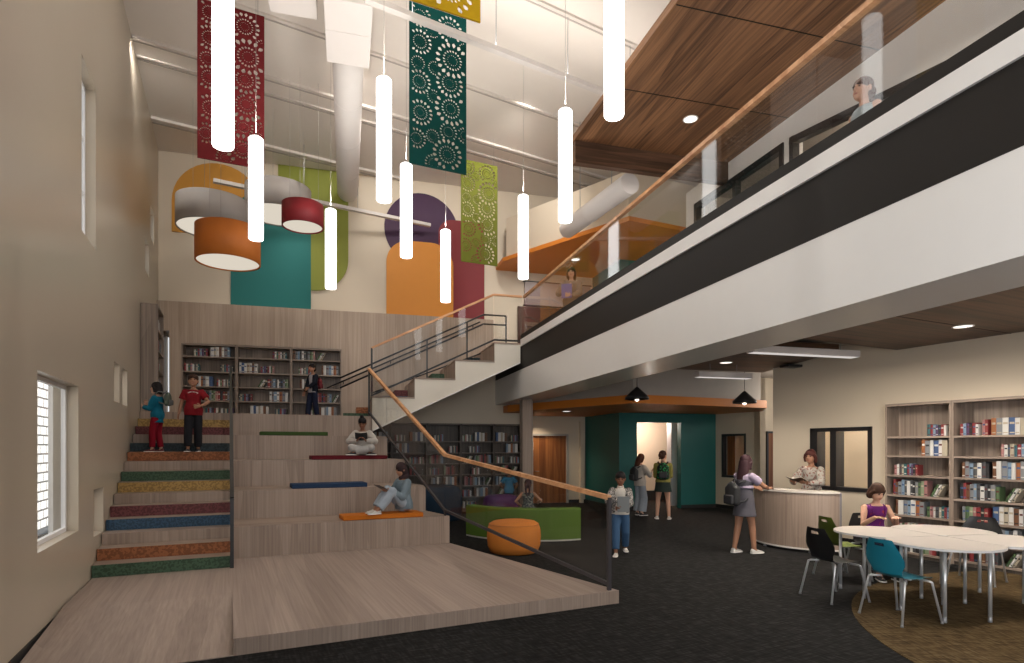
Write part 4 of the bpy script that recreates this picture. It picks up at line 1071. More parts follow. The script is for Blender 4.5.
# dark bookcases under the white stair
ZD_ = [0.10, 0.41, 0.715, 1.01, 1.31, 1.60, 1.905]
ue = [onyb(x, 424, YBK-0.3)[0] for x in (392.2, 427, 461, 494)]; ue = [2*ue[0]-ue[1]] + ue + [4.66]
pos = ['leftmost', 'second', 'third', 'fourth', 'last']
ROWS_D = [[(.5, .95, 'mid')], [(.1, .5, 'big')], [(.2, .6, 'small')], [(.3, .9, 'mid')], [(.1, .7, 'big')], [(.2, .8, 'mid')], [(.1, .6, 'small')]]
RD = [[[(.05, .4, 'small'), (.5, .95, 'big')], [(.1, .5, 'big')], [(.5, .95, 'small')], [(.5, .7, 'mid')], [(.1, .5, 'small')], [(.2, .8, 'mid')], [(.1, .7, 'small')]],
      [[(.2, .5, 'small')], [(.65, .95, 'small')], [(.05, .55, 'mid')], [(.05, .4, 'small'), (.5, .9, 'mid')], [(.1, .45, 'mid'), (.48, .95, 'big')], [(.1, .5, 'big')], [(.1, .7, 'small')]],
      [[(.02, .35, 'small'), (.42, .9, 'big')], [(.25, .62, 'small')], [(.1, .3, 'lean'), (.4, .95, 'mid')], [(.3, .65, 'small')], [(.08, .75, 'mid'), (.75, .92, 'lean')], [(.02, .35, 'small'), (.4, .85, 'big')], [(.05, .5, 'small')]],
      [[(.05, .52, 'big'), (.62, .95, 'small')], [(.45, .98, 'big')], [(.02, .4, 'small'), (.62, .95, 'small')], [(.3, .6, 'mid'), (.6, .85, 'lean')], [(.05, .5, 'mid')], [(.1, .4, 'lean')], [(.1, .6, 'small')]]]
for k in range(5):
    nm = ['dark bookcase under the lowest part of the white stair', 'dark bookcase under the stair, second from the bleachers', 'dark bookcase under the stair, behind the blue seat', 'dark bookcase under the stair, above the green sofa', 'dark bookcase under the stair, beside the oak column'][k]
    wdt = ue[k+1]-ue[k]
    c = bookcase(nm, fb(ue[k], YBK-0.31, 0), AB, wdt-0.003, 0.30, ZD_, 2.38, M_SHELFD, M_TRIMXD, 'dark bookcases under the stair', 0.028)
    shelve(c, wdt-0.003, ZD_, RD[max(0, k-1)], '', '', False)
so = STUFF.build('books', STM); tag(so, 'the many small books on the dark bookcases under the stair and by the left wall', 'books', None, 'stuff')

# ================================================================ seat pads on the tiers
def pad(px0, px1, tier, dep, name, colr, lab, thick=0.075, off=0.02):
    y = Y1 + DT*(tier-1) + off; z = Z0 + 0.4572*tier
    x0 = onya(px0, 480, y)[0]; x1 = onya(px1, 480, y)[0]
    b = MB().rbox(-(x1-x0)/2, (x1-x0)/2, 0, dep, 0, thick, 0.012, 0, None, 3)
    t = thing('seat_pad', lab, 'cushion', fa((x0+x1)/2, y, z+0.001), AA)
    b.build('cushion', mat(name, colr, 0.8, spec=0.2, bump=0.1), t)
    w = (x1-x0)/2
    p = MB()
    for zz in (0.012, thick-0.012): p.tube([(-w+.012, -0.001, zz), (w-.012, -0.001, zz)], 0.004, 6)
    p.build('piping', mat(name, colr), t)
pad(260.3, 328, 4, 0.42, 'pad_green', (0.045, 0.085, 0.022), 'thin dark green seat pad on the top tier')
pad(312, 387.5, 3, 0.45, 'pad_red', (0.12, 0.010, 0.016), 'dark red seat pad under the girl sitting cross legged')
pad(292, 367.5, 2, 0.42, 'pad_blue', (0.02, 0.045, 0.10), 'navy blue empty seat pad on the second tier')
pad(343.3, 423.5, 1, 0.40, 'pad_orange', (0.52, 0.15, 0.015), 'orange seat pad under the reader in a dark headscarf')

# ================================================================ lounge seats
# orange pouf
p = gz(514, 556.5, 0); p = Vector((p.x, p.y+0.43, 0))
t = thing('pouf', 'round orange pouf in front of the green curved sofa', 'pouf', p)
MB().lathe([(0.0, 0.0), (0.36, 0.0), (0.40, 0.02), (0.44, 0.12), (0.452, 0.26), (0.445, 0.38), (0.415, 0.47), (0.36, 0.51), (0.26, 0.527), (0.0, 0.53)], 48).build('cushion', mat('pouf_orange', (0.60, 0.20, 0.035), 0.8, spec=0.2, bump=0.1), t)
MB().lathe([(0.415, 0.465), (0.422, 0.468), (0.420, 0.476), (0.412, 0.474)], 48, close=True).build('seam', mat('pouf_seam', (0.42, 0.13, 0.02), 0.8), t)
def circ3(p, q, r):
    ax, ay, bx, by, cx_, cy_ = p[0], p[1], q[0], q[1], r[0], r[1]
    d = 2*(ax*(by-cy_) + bx*(cy_-ay) + cx_*(ay-by))
    ux = ((ax*ax+ay*ay)*(by-cy_) + (bx*bx+by*by)*(cy_-ay) + (cx_*cx_+cy_*cy_)*(ay-by))/d
    uy = ((ax*ax+ay*ay)*(cx_-bx) + (bx*bx+by*by)*(ax-cx_) + (cx_*cx_+cy_*cy_)*(bx-ax))/d
    return ux, uy, math.hypot(ax-ux, ay-uy)
def arcband(p, q, r, d0, d1, z0, z1, n=28, mi=0, e0=0.0, e1=0.0, rnd=0.0):
    """curved band through p, q, r (plan), from offset d0 to d1 away from the viewer-side face"""
    ux, uy, R_ = circ3(p, q, r)
    a0 = math.atan2(p[1]-uy, p[0]-ux); a1 = math.atan2(r[1]-uy, r[0]-ux); am = math.atan2(q[1]-uy, q[0]-ux)
    while am < a0: am += 2*PI
    while a1 < a0: a1 += 2*PI
    if am > a1: a1 -= 2*PI
    sg = 1
    pts = []
    for i in range(n+1):
        a = a0 + e0 + (a1 - e1 - a0 - e0)*i/n; pts.append((math.cos(a), math.sin(a)))
    mb = MB(); rings = []
    for c, s_ in pts:
        ra, rb_ = R_-d0, R_-d1
        if rnd: prof = [(ra, z0), (ra, z1-rnd), (ra-rnd*0.3, z1-rnd*0.3), (ra-rnd, z1), (rb_+rnd, z1), (rb_+rnd*0.3, z1-rnd*0.3), (rb_, z1-rnd), (rb_, z0)]
        else: prof = [(ra, z0), (ra, z1), (rb_, z1), (rb_, z0)]
        rings.append([(ux + c*k, uy + s_*k, z) for k, z in prof])
    mb.loft(rings, mi, False); return mb
gl, gm, gr = gz(466, 535.5, 0), gz(530, 541.5, 0), gz(580.8, 540, 0)
M_SOFA = mat('sofa_green', (0.085, 0.155, 0.022), 0.7, spec=0.25, bump=0.08)
t = thing('curved_sofa', 'green curved sofa with its back to the bleachers, behind the orange pouf', 'sofa', (0, 0, 0))
arcband(gl, gm, gr, 0.0, 0.20, 0.03, 0.61, rnd=0.03).build('backrest', M_SOFA, t)
arcband(gl, gm, gr, 0.205, 0.80, 0.03, 0.40, rnd=0.03).build('seat', M_SOFA, t)
arcband(gl, gm, gr, 0.006, 0.79, 0.0, 0.03).build('plinth', mat('pale_plinth', (0.55, 0.53, 0.50), 0.4), t)
def tub(label, c, r, h, colr, name, sq=1.0):
    t = thing('lounge_seat', label, 'lounge seat', c)
    MB().lathe([(0.0, 0.0), (r*0.93, 0.0), (r*0.97, 0.03), (r, h*0.35), (r, h*0.62), (r*0.96, h*0.82), (r*0.86, h*0.94), (r*0.68, h*0.99), (0.0, h)], 44).build('cushion', mat(name, colr, 0.8, spec=0.2, bump=0.1), t)
    MB().lathe([(r*0.88, -0.0), (r*0.9, 0.0), (r*0.9, 0.012), (r*0.88, 0.012)], 44, close=True).build('base_ring', M_BLACKMETAL, t)
    return t
tub('purple rounded lounge seat between the green sofa and the dark bookcases', Vector((onp(501, 13.6), 13.6, 0)) if False else Vector(((501-CX)/FPX*13.6, 13.6, 0)), 0.42, 0.66, (0.075, 0.022, 0.095), 'seat_purple')
tub('navy blue rounded lounge seat beside the first bleacher tier', Vector(((436-CX)/FPX*14.4, 14.4, 0)), 0.63, 0.83, (0.012, 0.03, 0.055), 'seat_navy')

# ================================================================ reception desk
D0, D1, D2 = (4.47, 10.98), (4.66, 10.05), (5.33, 9.68)
def band(d0, d1, z0, z1, name, m, par, e0=0.0, e1=0.0): 
    return arcband(D0, D1, D2, d0, d1, z0, z1, 36, 0, e0, e1).build(name, m, par)
t = thing('reception_desk', 'curved grey oak reception desk with a pale counter top', 'desk', (0, 0, 0))
band(0.0, 0.035, 0.07, 0.985, 'front_panel', M_OAK_V, t)
band(-0.02, 0.36, 0.985, 1.02, 'counter_top', mat('counter_pale', (0.66, 0.60, 0.54), 0.4), t)
band(-0.004, 0.04, 0.045, 0.072, 'base_trim', mat('base_trim_white', (0.72, 0.68, 0.64), 0.4), t)
band(0.04, 0.62, 0.70, 0.735, 'worktop', mat('counter_pale', (0, 0, 0)), t)
band(0.06, 0.10, 0.0, 0.05, 'toe_kick', M_BASE, t)
ux, uy, RR = circ3(D0, D1, D2)
for P in (D0, D2):
    v = Vector((ux-P[0], uy-P[1], 0)).normalized(); n = Vector((-v.y, v.x, 0))
    if n.dot(Vector((P[0]-D1[0], P[1]-D1[1], 0))) < 0: n = -n
    a = Vector((P[0], P[1], 0)); m = MB()
    q = [a + v*0.0 - n*0.0, a + v*0.62, a + v*0.62 + n*0.035, a + n*0.035]
    m.prism([(x.x, x.y) for x in q], 0.02, 1.0); m.build('end_panel', mat('desk_end_grey', (0.20, 0.19, 0.20), 0.4), t)
for s in (0.3, 0.7):
    a = math.atan2(D0[1]-uy, D0[0]-ux); 
    pp = Vector(D0).lerp(Vector(D2), s) + Vector((ux-D1[0], uy-D1[1])).normalized()*0.0
    q = Vector((ux, uy)) + (pp - Vector((ux, uy))).normalized()*(RR-0.05)
    MB().lathe([(0.03, 0.0), (0.035, 0.01), (0.02, 0.02), (0.02, 0.06)], 14, 0, Matrix.Translation((q.x, q.y, 0))).build('foot', M_STEEL, t)

# ================================================================ clover of four tables
TC = Vector((4.88, 6.74, 0))
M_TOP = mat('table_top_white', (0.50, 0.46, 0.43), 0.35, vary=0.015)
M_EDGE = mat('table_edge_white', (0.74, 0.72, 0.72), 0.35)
def petal_outline(sc=1.0):
    g = 0.012
    pts = [(g, 0.0)]
    e = 0.54
    pts.append((e, -e + g*1.4))
    n = 26
    for i in range(1, n): 
        a = -PI/2 + PI*i/n; pts.append((e + 0.555*math.cos(a), (e-g*1.4)*math.sin(a)))
    pts.append((e, e - g*1.4))
    return pts
def petal_table(ang, label):
    t = thing('petal_table', label, 'table', TC, math.radians(ang), 'white petal tables')
    o = petal_outline()
    MB().prism(o, 0.722, 0.745, 1, top=0).build('tabletop', [M_TOP, M_EDGE], t)
    for x, y in ((0.20, 0.0), (0.74, 0.37), (0.74, -0.37), (1.02, 0.0)):
        l = MB().tube([(x, y, 0.06), (x, y, 0.722)], 0.0175, 14).build('leg', M_CHROME, t)
        MB().lathe([(0.0, 0.0), (0.017, 0.0), (0.019, 0.006), (0.017, 0.075), (0, 0.075)], 14, 0, Matrix.Translation((x, y, 0.0062))).build('foot', M_STEEL, l)
        MB().lathe([(0.021, 0.70), (0.05, 0.716), (0.05, 0.7215), (0.021, 0.7215)], 14, 0, Matrix.Translation((x, y, 0)), close=True).build('collar', M_CHROME, l)
petal_table(235, 'white petal shaped table nearest, behind the teal chair')
petal_table(145, 'white petal shaped table beside the black and green chairs')
petal_table(55, 'white petal shaped table farthest, before the bookcases')
petal_table(325, 'white petal shaped table nearest the second bookcase, partly out of view')
t = thing('table_connector', 'small chrome star plate where the four table points meet', 'connector plate', TC + Vector((0, 0, 0.7455)))
MB().lathe([(0.0, 0.0), (0.05, 0.0), (0.045, 0.004), (0.0, 0.006)], 8).build('plate', M_CHROME, t)

# ================================================================ shell chairs
def chair_shell():
    """profile of the shell from the seat front edge to the top of the back: (y, z, half width)"""
    return [(0.215, 0.425, 0.165), (0.20, 0.440, 0.185), (0.12, 0.445, 0.205), (0.02, 0.440, 0.212), (-0.08, 0.436, 0.205), (-0.15, 0.445, 0.185), (-0.19, 0.475, 0.170),
            (-0.205, 0.52, 0.185), (-0.215, 0.58, 0.225), (-0.225, 0.63, 0.232), (-0.245, 0.70, 0.205), (-0.262, 0.755, 0.175), (-0.270, 0.785, 0.160), (-0.276, 0.815, 0.145), (-0.278, 0.825, 0.135)]
def shell_mesh(a, b, hole):
    P = chair_shell()[a:b+1]; nx = 12; bm = bmesh.new(); G = []
    for k, (y, z, w) in enumerate(P):
        row = []
        for i in range(nx+1):
            u = -1 + 2*i/nx
            cup = 0.022*abs(u)**2.2
            if a == 0: co = (u*w, y, z + cup*0.6)
            else: co = (u*w, y + cup*1.3, z)
            row.append(bm.verts.new(co))
        G.append(row)
    for k in range(len(P)-1):
        for i in range(nx):
            if hole and k == hole and 4 <= i <= 7: continue
            bm.faces.new((G[k][i], G[k][i+1], G[k+1][i+1], G[k+1][i]))
    bmesh.ops.solidify(bm, geom=list(bm.faces), thickness=0.012)
    for f in bm.faces: f.smooth = True
    return bm
def make_chair(label, m, loc, rz):
    t = thing('shell_chair', label, 'chair', loc, rz, 'chairs at the petal tables')
    MB().bm(shell_mesh(0, 6, None), smooth=True).build('seat', m, t)
    MB().bm(shell_mesh(6, 14, 5), smooth=True).build('backrest', m, t)
    for sx in (-1, 1):
        for sy in (-1, 1):
            top = Vector((sx*0.12, sy*0.10 - 0.01, 0.425)); sh = Vector((sx*0.195, sy*0.15 - 0.01, 0.418)); kn = Vector((sx*0.215, sy*0.168 - 0.01, 0.395)); ft = Vector((sx*0.255, sy*0.245 - 0.01, 0.016))
            l = MB().tube([top, sh, sh.lerp(kn, 0.6)+Vector((sx*.006, sy*.004, 0.004)), kn, ft], 0.0115, 10).build('leg', M_CHROME, t)
            MB().lathe([(0.0, 0.0), (0.014, 0.0), (0.015, 0.012), (0.0125, 0.02), (0, 0.02)], 12, 0, Matrix.Translation((ft.x, ft.y, 0.0065))).build('glide', M_STEEL, l)
    MB().tube([(-0.12, 0.0, 0.424), (0.12, 0.0, 0.424)], 0.011, 8).build('under_bar', M_CHROME, t)
    return t
CH_T = mat('chair_teal', (0.012, 0.185, 0.265), 0.4); CH_K = mat('chair_black', (0.008, 0.008, 0.009), 0.42); CH_G = mat('chair_green', (0.085, 0.115, 0.014), 0.42)
make_chair('teal shell chair at the nearest table', CH_T, (3.955, 6.06, 0), math.radians(14-90))
make_chair('black shell chair in front of the green chair', CH_K, (3.73, 6.88, 0), math.radians(12-90))
make_chair('olive green shell chair behind the black chair', CH_G, (4.42, 7.95, 0), math.radians(5-90))
make_chair('dark shell chair between the farthest table and the bookcases', CH_K, (6.02, 7.72, 0), math.radians(217-90))
make_chair('black shell chair holding the girl in the purple top', CH_K, (4.92, 8.10, 0), math.radians(180))
# ================================================================ people
def remesh(mb, voxel, sm=2):
    """merge the overlapping shapes into one continuous closed surface"""
    me = bpy.data.meshes.new('tmp'); me.from_pydata(mb.v, [], mb.f)
    o = bpy.data.objects.new('tmp', me); SCR.objects.link(o)
    m = o.modifiers.new('r', 'REMESH'); m.mode = 'VOXEL'; m.voxel_size = voxel; m.use_smooth_shade = True
    if sm:
        s = o.modifiers.new('s', 'SMOOTH'); s.iterations = sm; s.factor = 0.5
    lay = TMPS.view_layers[0]
    lay.update()
    dg = lay.depsgraph
    dg.update()
    out = bpy.data.meshes.new_from_object(o.evaluated_get(dg), depsgraph=dg)
    bpy.data.objects.remove(o); bpy.data.meshes.remove(me)
    out.polygons.foreach_set('use_smooth', [True]*len(out.polygons))
    return out
TMPS = bpy.data.scenes.new('workshop'); SCR = TMPS.collection
def put(name, me, m, parent):
    me.name = name; me.materials.clear(); me.materials.append(m)
    o = bpy.data.objects.new(name, me); COL.objects.link(o); o.parent = parent; return o
def ik(a, b, l1, l2, pole):
    a, b, pole = Vector(a), Vector(b), Vector(pole)
    d = b-a; L = max(1e-6, d.length)
    if L > (l1+l2)*0.999: b = a + d*((l1+l2)*0.999/L); d = b-a; L = d.length
    x = (l1*l1 - l2*l2 + L*L)/(2*L); h = math.sqrt(max(0.0, l1*l1-x*x))
    u = d.normalized(); p = (pole - u*pole.dot(u))
    p = p.normalized() if p.length > 1e-5 else u.orthogonal().normalized()
    return a + u*x + p*h, b
SKIN = {k: mat('skin_'+k, c, 0.55, spec=0.35, vary=0.05) for k, c in {'light': (0.52, 0.29, 0.20), 'tan': (0.36, 0.18, 0.11), 'brown': (0.20, 0.088, 0.05), 'deep': (0.115, 0.05, 0.03)}.items()}
HAIRM = {k: mat('hair_'+k, c, 0.6, spec=0.18, vary=0.25, scale=40) for k, c in {'black': (0.013, 0.010, 0.010), 'brown': (0.045, 0.020, 0.012), 'auburn': (0.075, 0.022, 0.018), 'plum': (0.040, 0.018, 0.022), 'chestnut': (0.085, 0.032, 0.018)}.items()}
M_EYE = mat('eye_dark', (0.012, 0.010, 0.009), 0.2); M_LIP = mat('lip_rose', (0.30, 0.075, 0.065), 0.5)
def cloth(name, c, r=0.85): return mat('cloth_'+name, c, r, spec=0.15, vary=0.08, scale=25)

def person(label, loc, face, H, look, pelvis=(0, 0, .545), lean=0.0, head=(0, 0), wr=None, wl=None, ar=None, al=None, poleR=None, poleL=None, handR=None, handL=None, fR=(0.12, 1), fL=(-0.12, 1), kneeR=None, kneeL=None, seated=False, curl=0.6):
    """face: world direction the body looks; wr/wl: wrists, ar/al: ankles (local, shares of the height, +y ahead, +x to the person's right)"""
    rz = math.atan2(face[1], face[0]) - PI/2
    t = thing('person', label, 'person', loc, rz)
    P = Vector(pelvis); hs = look.get('head', 1.0); bd = look.get('build', 1.0)
    Rl = Matrix.Rotation(-lean, 3, 'X')
    def sp(v): return P + Rl @ Vector(v)
    Nk = sp((0, 0.004, .292)); Hc = Nk + Rl @ Vector((0, 0.006, 0)) + Vector((0, 0.012, .040 + .058*hs))
    Rh = Matrix.Rotation(math.radians(head[0]), 3, 'Z') @ Matrix.Rotation(math.radians(head[1]), 3, 'X')
    def hd(v): return Hc + Rh @ (Vector(v)*hs)
    J = {}
    for s, w, a, pole, kn, hn in ((1, wr, ar, poleR, kneeR, handR), (-1, wl, al, poleL, kneeL, handL)):
        S = sp((s*.098*bd, 0, .250)); 
        W = Vector(w) if w else S + Vector((s*.045, .015, -.30))
        E, W = ik(S, W, .165, .145, pole or (s*0.5, -1, -0.3))
        Hp = sp((s*.050, 0, -.015)) if not seated else P + Vector((s*.052, 0, -.01))
        A = Vector(a) if a else Vector((s*.055, -.01, .045))
        K, A = ik(Hp, A, .245, .245, kn or (s*0.12, 1, 0))
        J[s] = (S, E, W, Hp, K, A, hn)
    k = H
    skin = SKIN[look.get('skin', 'light')]
    b = MB()
    V = lambda v: Vector(v)*k
    def ring(c, rx, ry, Rm, n=18): return [V(c + Rm @ Vector((rx*math.cos(2*PI*i/n), ry*math.sin(2*PI*i/n), 0))) for i in range(n)]
    TOR = [(-.065, .050, .045), (-.03, .082, .058), (.02, .088, .062), (.07, .080, .057), (.115, .070, .052), (.17, .078, .057), (.215, .090, .060), (.25, .094, .055), (.275, .070, .045), (.293, .036, .034)]
    b.loft([ring(sp((0, 0, z)), x*bd, y*bd, Rl) for z, x, y in TOR])
    b.tube([V(sp((0, 0, .27))), V(Nk + Vector((0, .004, .03))), V(Hc + Vector((0, -.006, -.01)))], [.034*k, .029*k, .030*k], 14)
    b.ball(V(hd((0, -.006, .012))), (.047*k*hs, .057*k*hs, .060*k*hs), 0, 20, 14, Rh)
    b.ball(V(hd((0, .013, -.022))), (.040*k*hs, .043*k*hs, .046*k*hs), 0, 18, 12, Rh)
    b.ball(V(hd((0, .038, -.052))), (.017*k*hs, .014*k*hs, .013*k*hs), 0, 12, 8, Rh)
    b.ball(V(hd((0, .055, -.010))), (.008*k*hs, .012*k*hs, .012*k*hs), 0, 10, 8, Rh)
    b.ball(V(hd((0, .050, .006))), (.006*k*hs, .008*k*hs, .016*k*hs), 0, 10, 8, Rh)
    for s in (-1, 1): b.ball(V(hd((s*.048, -.006, -.006))), (.007*k*hs, .013*k*hs, .019*k*hs), 0, 10, 8, Rh)
    for s in (1, -1):
        S, E, W, Hp, K, A, hn = J[s]
        ch = 1.0
        b.tube([V(S), V(S.lerp(E, .4)), V(E), V(E.lerp(W, .3)), V(W)], [.030*k*bd, .028*k*bd, .0235*k, .024*k, .0165*k], 12)
        b.ball(V(S), .031*k*bd); b.ball(V(E), .0235*k)
        b.tube([V(Hp), V(Hp.lerp(K, .35)), V(K), V(K.lerp(A, .3)), V(A)], [.052*k*bd, .048*k*bd, .034*k, .033*k, .022*k], 14)
        b.ball(V(Hp), .056*k*bd); b.ball(V(K), .0345*k)
        # hand: palm, four fingers of unequal length with two bends, thumb off the side of the palm
        d = Vector(hn[0]).normalized() if hn else (W-E).normalized()
        n = Vector(hn[1]) if hn else Vector((-s, 0.25, 0))
        n = (n - d*n.dot(d)).normalized(); lat = d.cross(n).normalized()
        c = hn[2] if hn and len(hn) > 2 else curl
        side = 1 if (lat.dot(Vector((0, 1, 0))) > 0) == True else -1
        if hn and len(hn) > 3: side = hn[3]
        Mh = Matrix((lat, d, n)).transposed()
        b.ball(V(W + d*.030), (.0215*k, .032*k, .0105*k), 0, 14, 10, Mh)
        for f, (o_, ln) in enumerate(((-.0205, .030), (-.007, .036), (.0068, .039), (.0205, .035))):
            o_ *= side
            p = W + d*.052 + lat*o_; a1, a2 = 0.35*c, 1.0*c
            q1 = p + (d*math.cos(a1) + n*math.sin(a1))*ln*.5 + lat*o_*.16
            q2 = q1 + (d*math.cos(a1+a2) + n*math.sin(a1+a2))*ln*.34 + lat*o_*.05
            q3 = q2 + (d*math.cos(a1+1.8*a2) + n*math.sin(a1+1.8*a2))*ln*.28
            b.tube([V(p - d*.012), V(p), V(q1), V(q2), V(q3)], [.0068*k, .0064*k, .006*k, .0056*k, .0045*k], 8)
        th = W + d*.014 + lat*side*.018
        q1 = th + (d*.55 + lat*side*.75 + n*.3*c).normalized()*.020; q2 = q1 + (d*.8 + lat*side*.25 + n*.5*c).normalized()*.018
        b.tube([V(W + d*.010), V(th), V(q1), V(q2)], [.009*k, .0085*k, .0068*k, .0055*k], 8)
        # foot
        fd = Vector((fR if s == 1 else fL) + (0,)).normalized() if len(fR) == 2 else Vector(fR if s == 1 else fL).normalized()
        b.tube([V(A), V(A + fd*.03 + Vector((0, 0, -.026))), V(A + fd*.085 + Vector((0, 0, -.031)))], [.021*k, .019*k, .012*k], 10)
    put('body', remesh(b, look.get('vox', 0.0058)), skin, t)
    for s in (-1, 1):
        MB().ball(V(hd((s*.0195, .0475, .006))), (.0068*k*hs, .0055*k*hs, .0046*k*hs), 0, 10, 8, Rh).build('eye', M_EYE, t)
        MB().ball(V(hd((s*.020, .049, .0175))), (.0105*k*hs, .005*k*hs, .0022*k*hs), 0, 10, 6, Rh).build('eyebrow', HAIRM['black'], t)
    MB().ball(V(hd((0, .052, -.034))), (.013*k*hs, .006*k*hs, .0042*k*hs), 0, 12, 8, Rh).build('mouth', M_LIP, t)
    # ---- hair
    hr = look.get('hair', ('short', 'black')); st, hc = hr
    hm = HAIRM.get(hc) or hc
    h = MB()
    h.ball(V(hd((0, -.010, .025))), (.054*k*hs, .061*k*hs, .056*k*hs), 0, 20, 14, Rh)
    h.ball(V(hd((0, -.030, -.004))), (.050*k*hs, .044*k*hs, .050*k*hs), 0, 18, 12, Rh)
    if st in ('long', 'verylong', 'bob'):
        for s in (-1, 1): h.tube([V(hd((s*.040, .018, .030))), V(hd((s*.054, .0, -.01))), V(hd((s*.052, -.004, -.055 if st == 'bob' else -.075)))], [.016*k*hs, .018*k*hs, .014*k*hs], 10)
        dn = {'bob': .07, 'long': .15, 'verylong': .24}[st]
        h.loft([[V(hd((rx*math.cos(2*PI*i/16), -.030 + ry*math.sin(2*PI*i/16) - (-z)*.10, z))) for i in range(16)] for z, rx, ry in ((.01, .053, .046), (-.05, .059, .042), (-dn*.45, .064 if st == 'verylong' else .058, .040), (-dn*.75, .066 if st == 'verylong' else .056, .036), (-dn, .046, .022))])
    if st == 'bun':
        h.ball(V(hd((0, -.055, .062))), .030*k*hs)
    if st == 'topknot':
        h.ball(V(hd((0, -.012, .088))), (.026*k*hs, .026*k*hs, .024*k*hs))
    if st == 'lowbun':
        h.ball(V(hd((0, -.078, .006))), (.028*k*hs, .024*k*hs, .034*k*hs)); h.ball(V(hd((0, -.086, -.04))), (.018*k*hs, .02*k*hs, .014*k*hs))
    if st == 'ponytail':
        h.tube([V(hd((0, -.066, .02))), V(hd((0, -.092, -.01))), V(hd((0, -.082, -.10)))], [.018*k*hs, .022*k*hs, .010*k*hs], 10)
    if st == 'braids':
        for s in (-1, 1): h.tube([V(hd((s*.02, -.062, .0))), V(hd((s*.026, -.074, -.06))), V(hd((s*.018, -.068, -.16)))], [.018*k*hs, .017*k*hs, .009*k*hs], 10)
    if st == 'scarf':
        h = MB()
        h.ball(V(hd((0, -.010, .018))), (.057*k*hs, .062*k*hs, .064*k*hs), 0, 20, 14, Rh)
        h.ball(V(hd((0, -.020, -.03))), (.058*k*hs, .052*k*hs, .060*k*hs), 0, 18, 12, Rh)
        h.ball(V(hd((0, -.012, -.085))), (.060*k*hs, .055*k*hs, .05*k*hs), 0, 18, 12, Rh)
        h.ball(V(hd((0, .03, -.085))), (.036*k*hs, .026*k*hs, .030*k*hs), 0, 14, 10, Rh)
    put('headscarf' if st == 'scarf' else 'hat' if st == 'cap' else 'hair', remesh(h, 0.007), hm, t)
    # ---- clothes
    tp = look.get('top')
    if tp:
        nm, m, sleeve, hem = tp; g = look.get('loose', .010)
        c = MB()
        R_ = [(z, x*bd + g, y*bd + g) for z, x, y in TOR if z > hem+.012 and z < .28]
        R_ = [(z, x + (.012 if z < .06 else .004 if z < .1 else 0), y + (.010 if z < .06 else .003 if z < .1 else 0)) for z, x, y in R_]
        z0 = [(hem, max(.108*bd, R_[0][1]), max(.078*bd, R_[0][2]))]
        top_ = [(.279, .064*bd, .044)] if sleeve != 'none' else []
        c.loft([ring(sp((0, 0, z)), x, y, Rl) for z, x, y in z0 + R_ + top_])
        for s in (1, -1):
            S, E, W = J[s][:3]
            if sleeve == 'long': c.tube([V(S), V(S.lerp(E, .5)), V(E), V(E.lerp(W, .5)), V(E.lerp(W, .93))], [(.029*bd+g*.8)*k, (.029*bd+g)*k, (.026+g)*k, (.025+g*.8)*k, (.021+g*.4)*k], 14)
            elif sleeve == 'short': c.tube([V(S), V(S.lerp(E, .35)), V(S.lerp(E, .62))], [(.029*bd+g*.7)*k, (.031*bd+g*.9)*k, (.032*bd+g)*k], 14)
            if sleeve != 'none': c.ball(V(S), (.029*bd+g*.75)*k)
            if sleeve == 'long': c.ball(V(E), (.026+g)*k)
        if look.get('collar'): c.tube([V(sp((0, .0, .272))), V(Nk + Vector((0, .006, .024)))], [.046*k, .039*k], 16)
        put(nm, remesh(c, 0.0085), m, t)
    jk = look.get('jacket')
    if jk:
        nm, m, hem = jk; g = .022; c = MB()
        # open-front jacket: a shell from the side seams round the back, plus sleeves
        n = 22; rows = []
        for z, x, y in [(hem, .092, .066)] + [q for q in TOR if q[0] > hem+.01 and q[0] < .285]:
            rows.append([sp((( x*bd+g)*math.sin(a), -(y*bd+g)*math.cos(a), z)) for a in [math.radians(-142 + 284*i/n) for i in range(n+1)]])
        bmj = bmesh.new(); G = [[bmj.verts.new(V(v)) for v in r] for r in rows]
        for i in range(len(G)-1):
            for j in range(n): bmj.faces.new((G[i][j], G[i][j+1], G[i+1][j+1], G[i+1][j]))
        bmesh.ops.recalc_face_normals(bmj, faces=bmj.faces); bmesh.ops.solidify(bmj, geom=list(bmj.faces), thickness=.016*k); c.bm(bmj)
        for s in (1, -1):
            S, E, W = J[s][:3]
            c.tube([V(S), V(S.lerp(E, .5)), V(E), V(E.lerp(W, .5)), V(E.lerp(W, .92))], [(.030*bd+.014)*k, (.029+.018)*k, (.026+.018)*k, (.025+.015)*k, (.021+.014)*k], 14)
            c.ball(V(S), (.030*bd+.014)*k); c.ball(V(E), (.026+.018)*k)
        put(nm, remesh(c, 0.0085), m, t)
    bt = look.get('bottom')
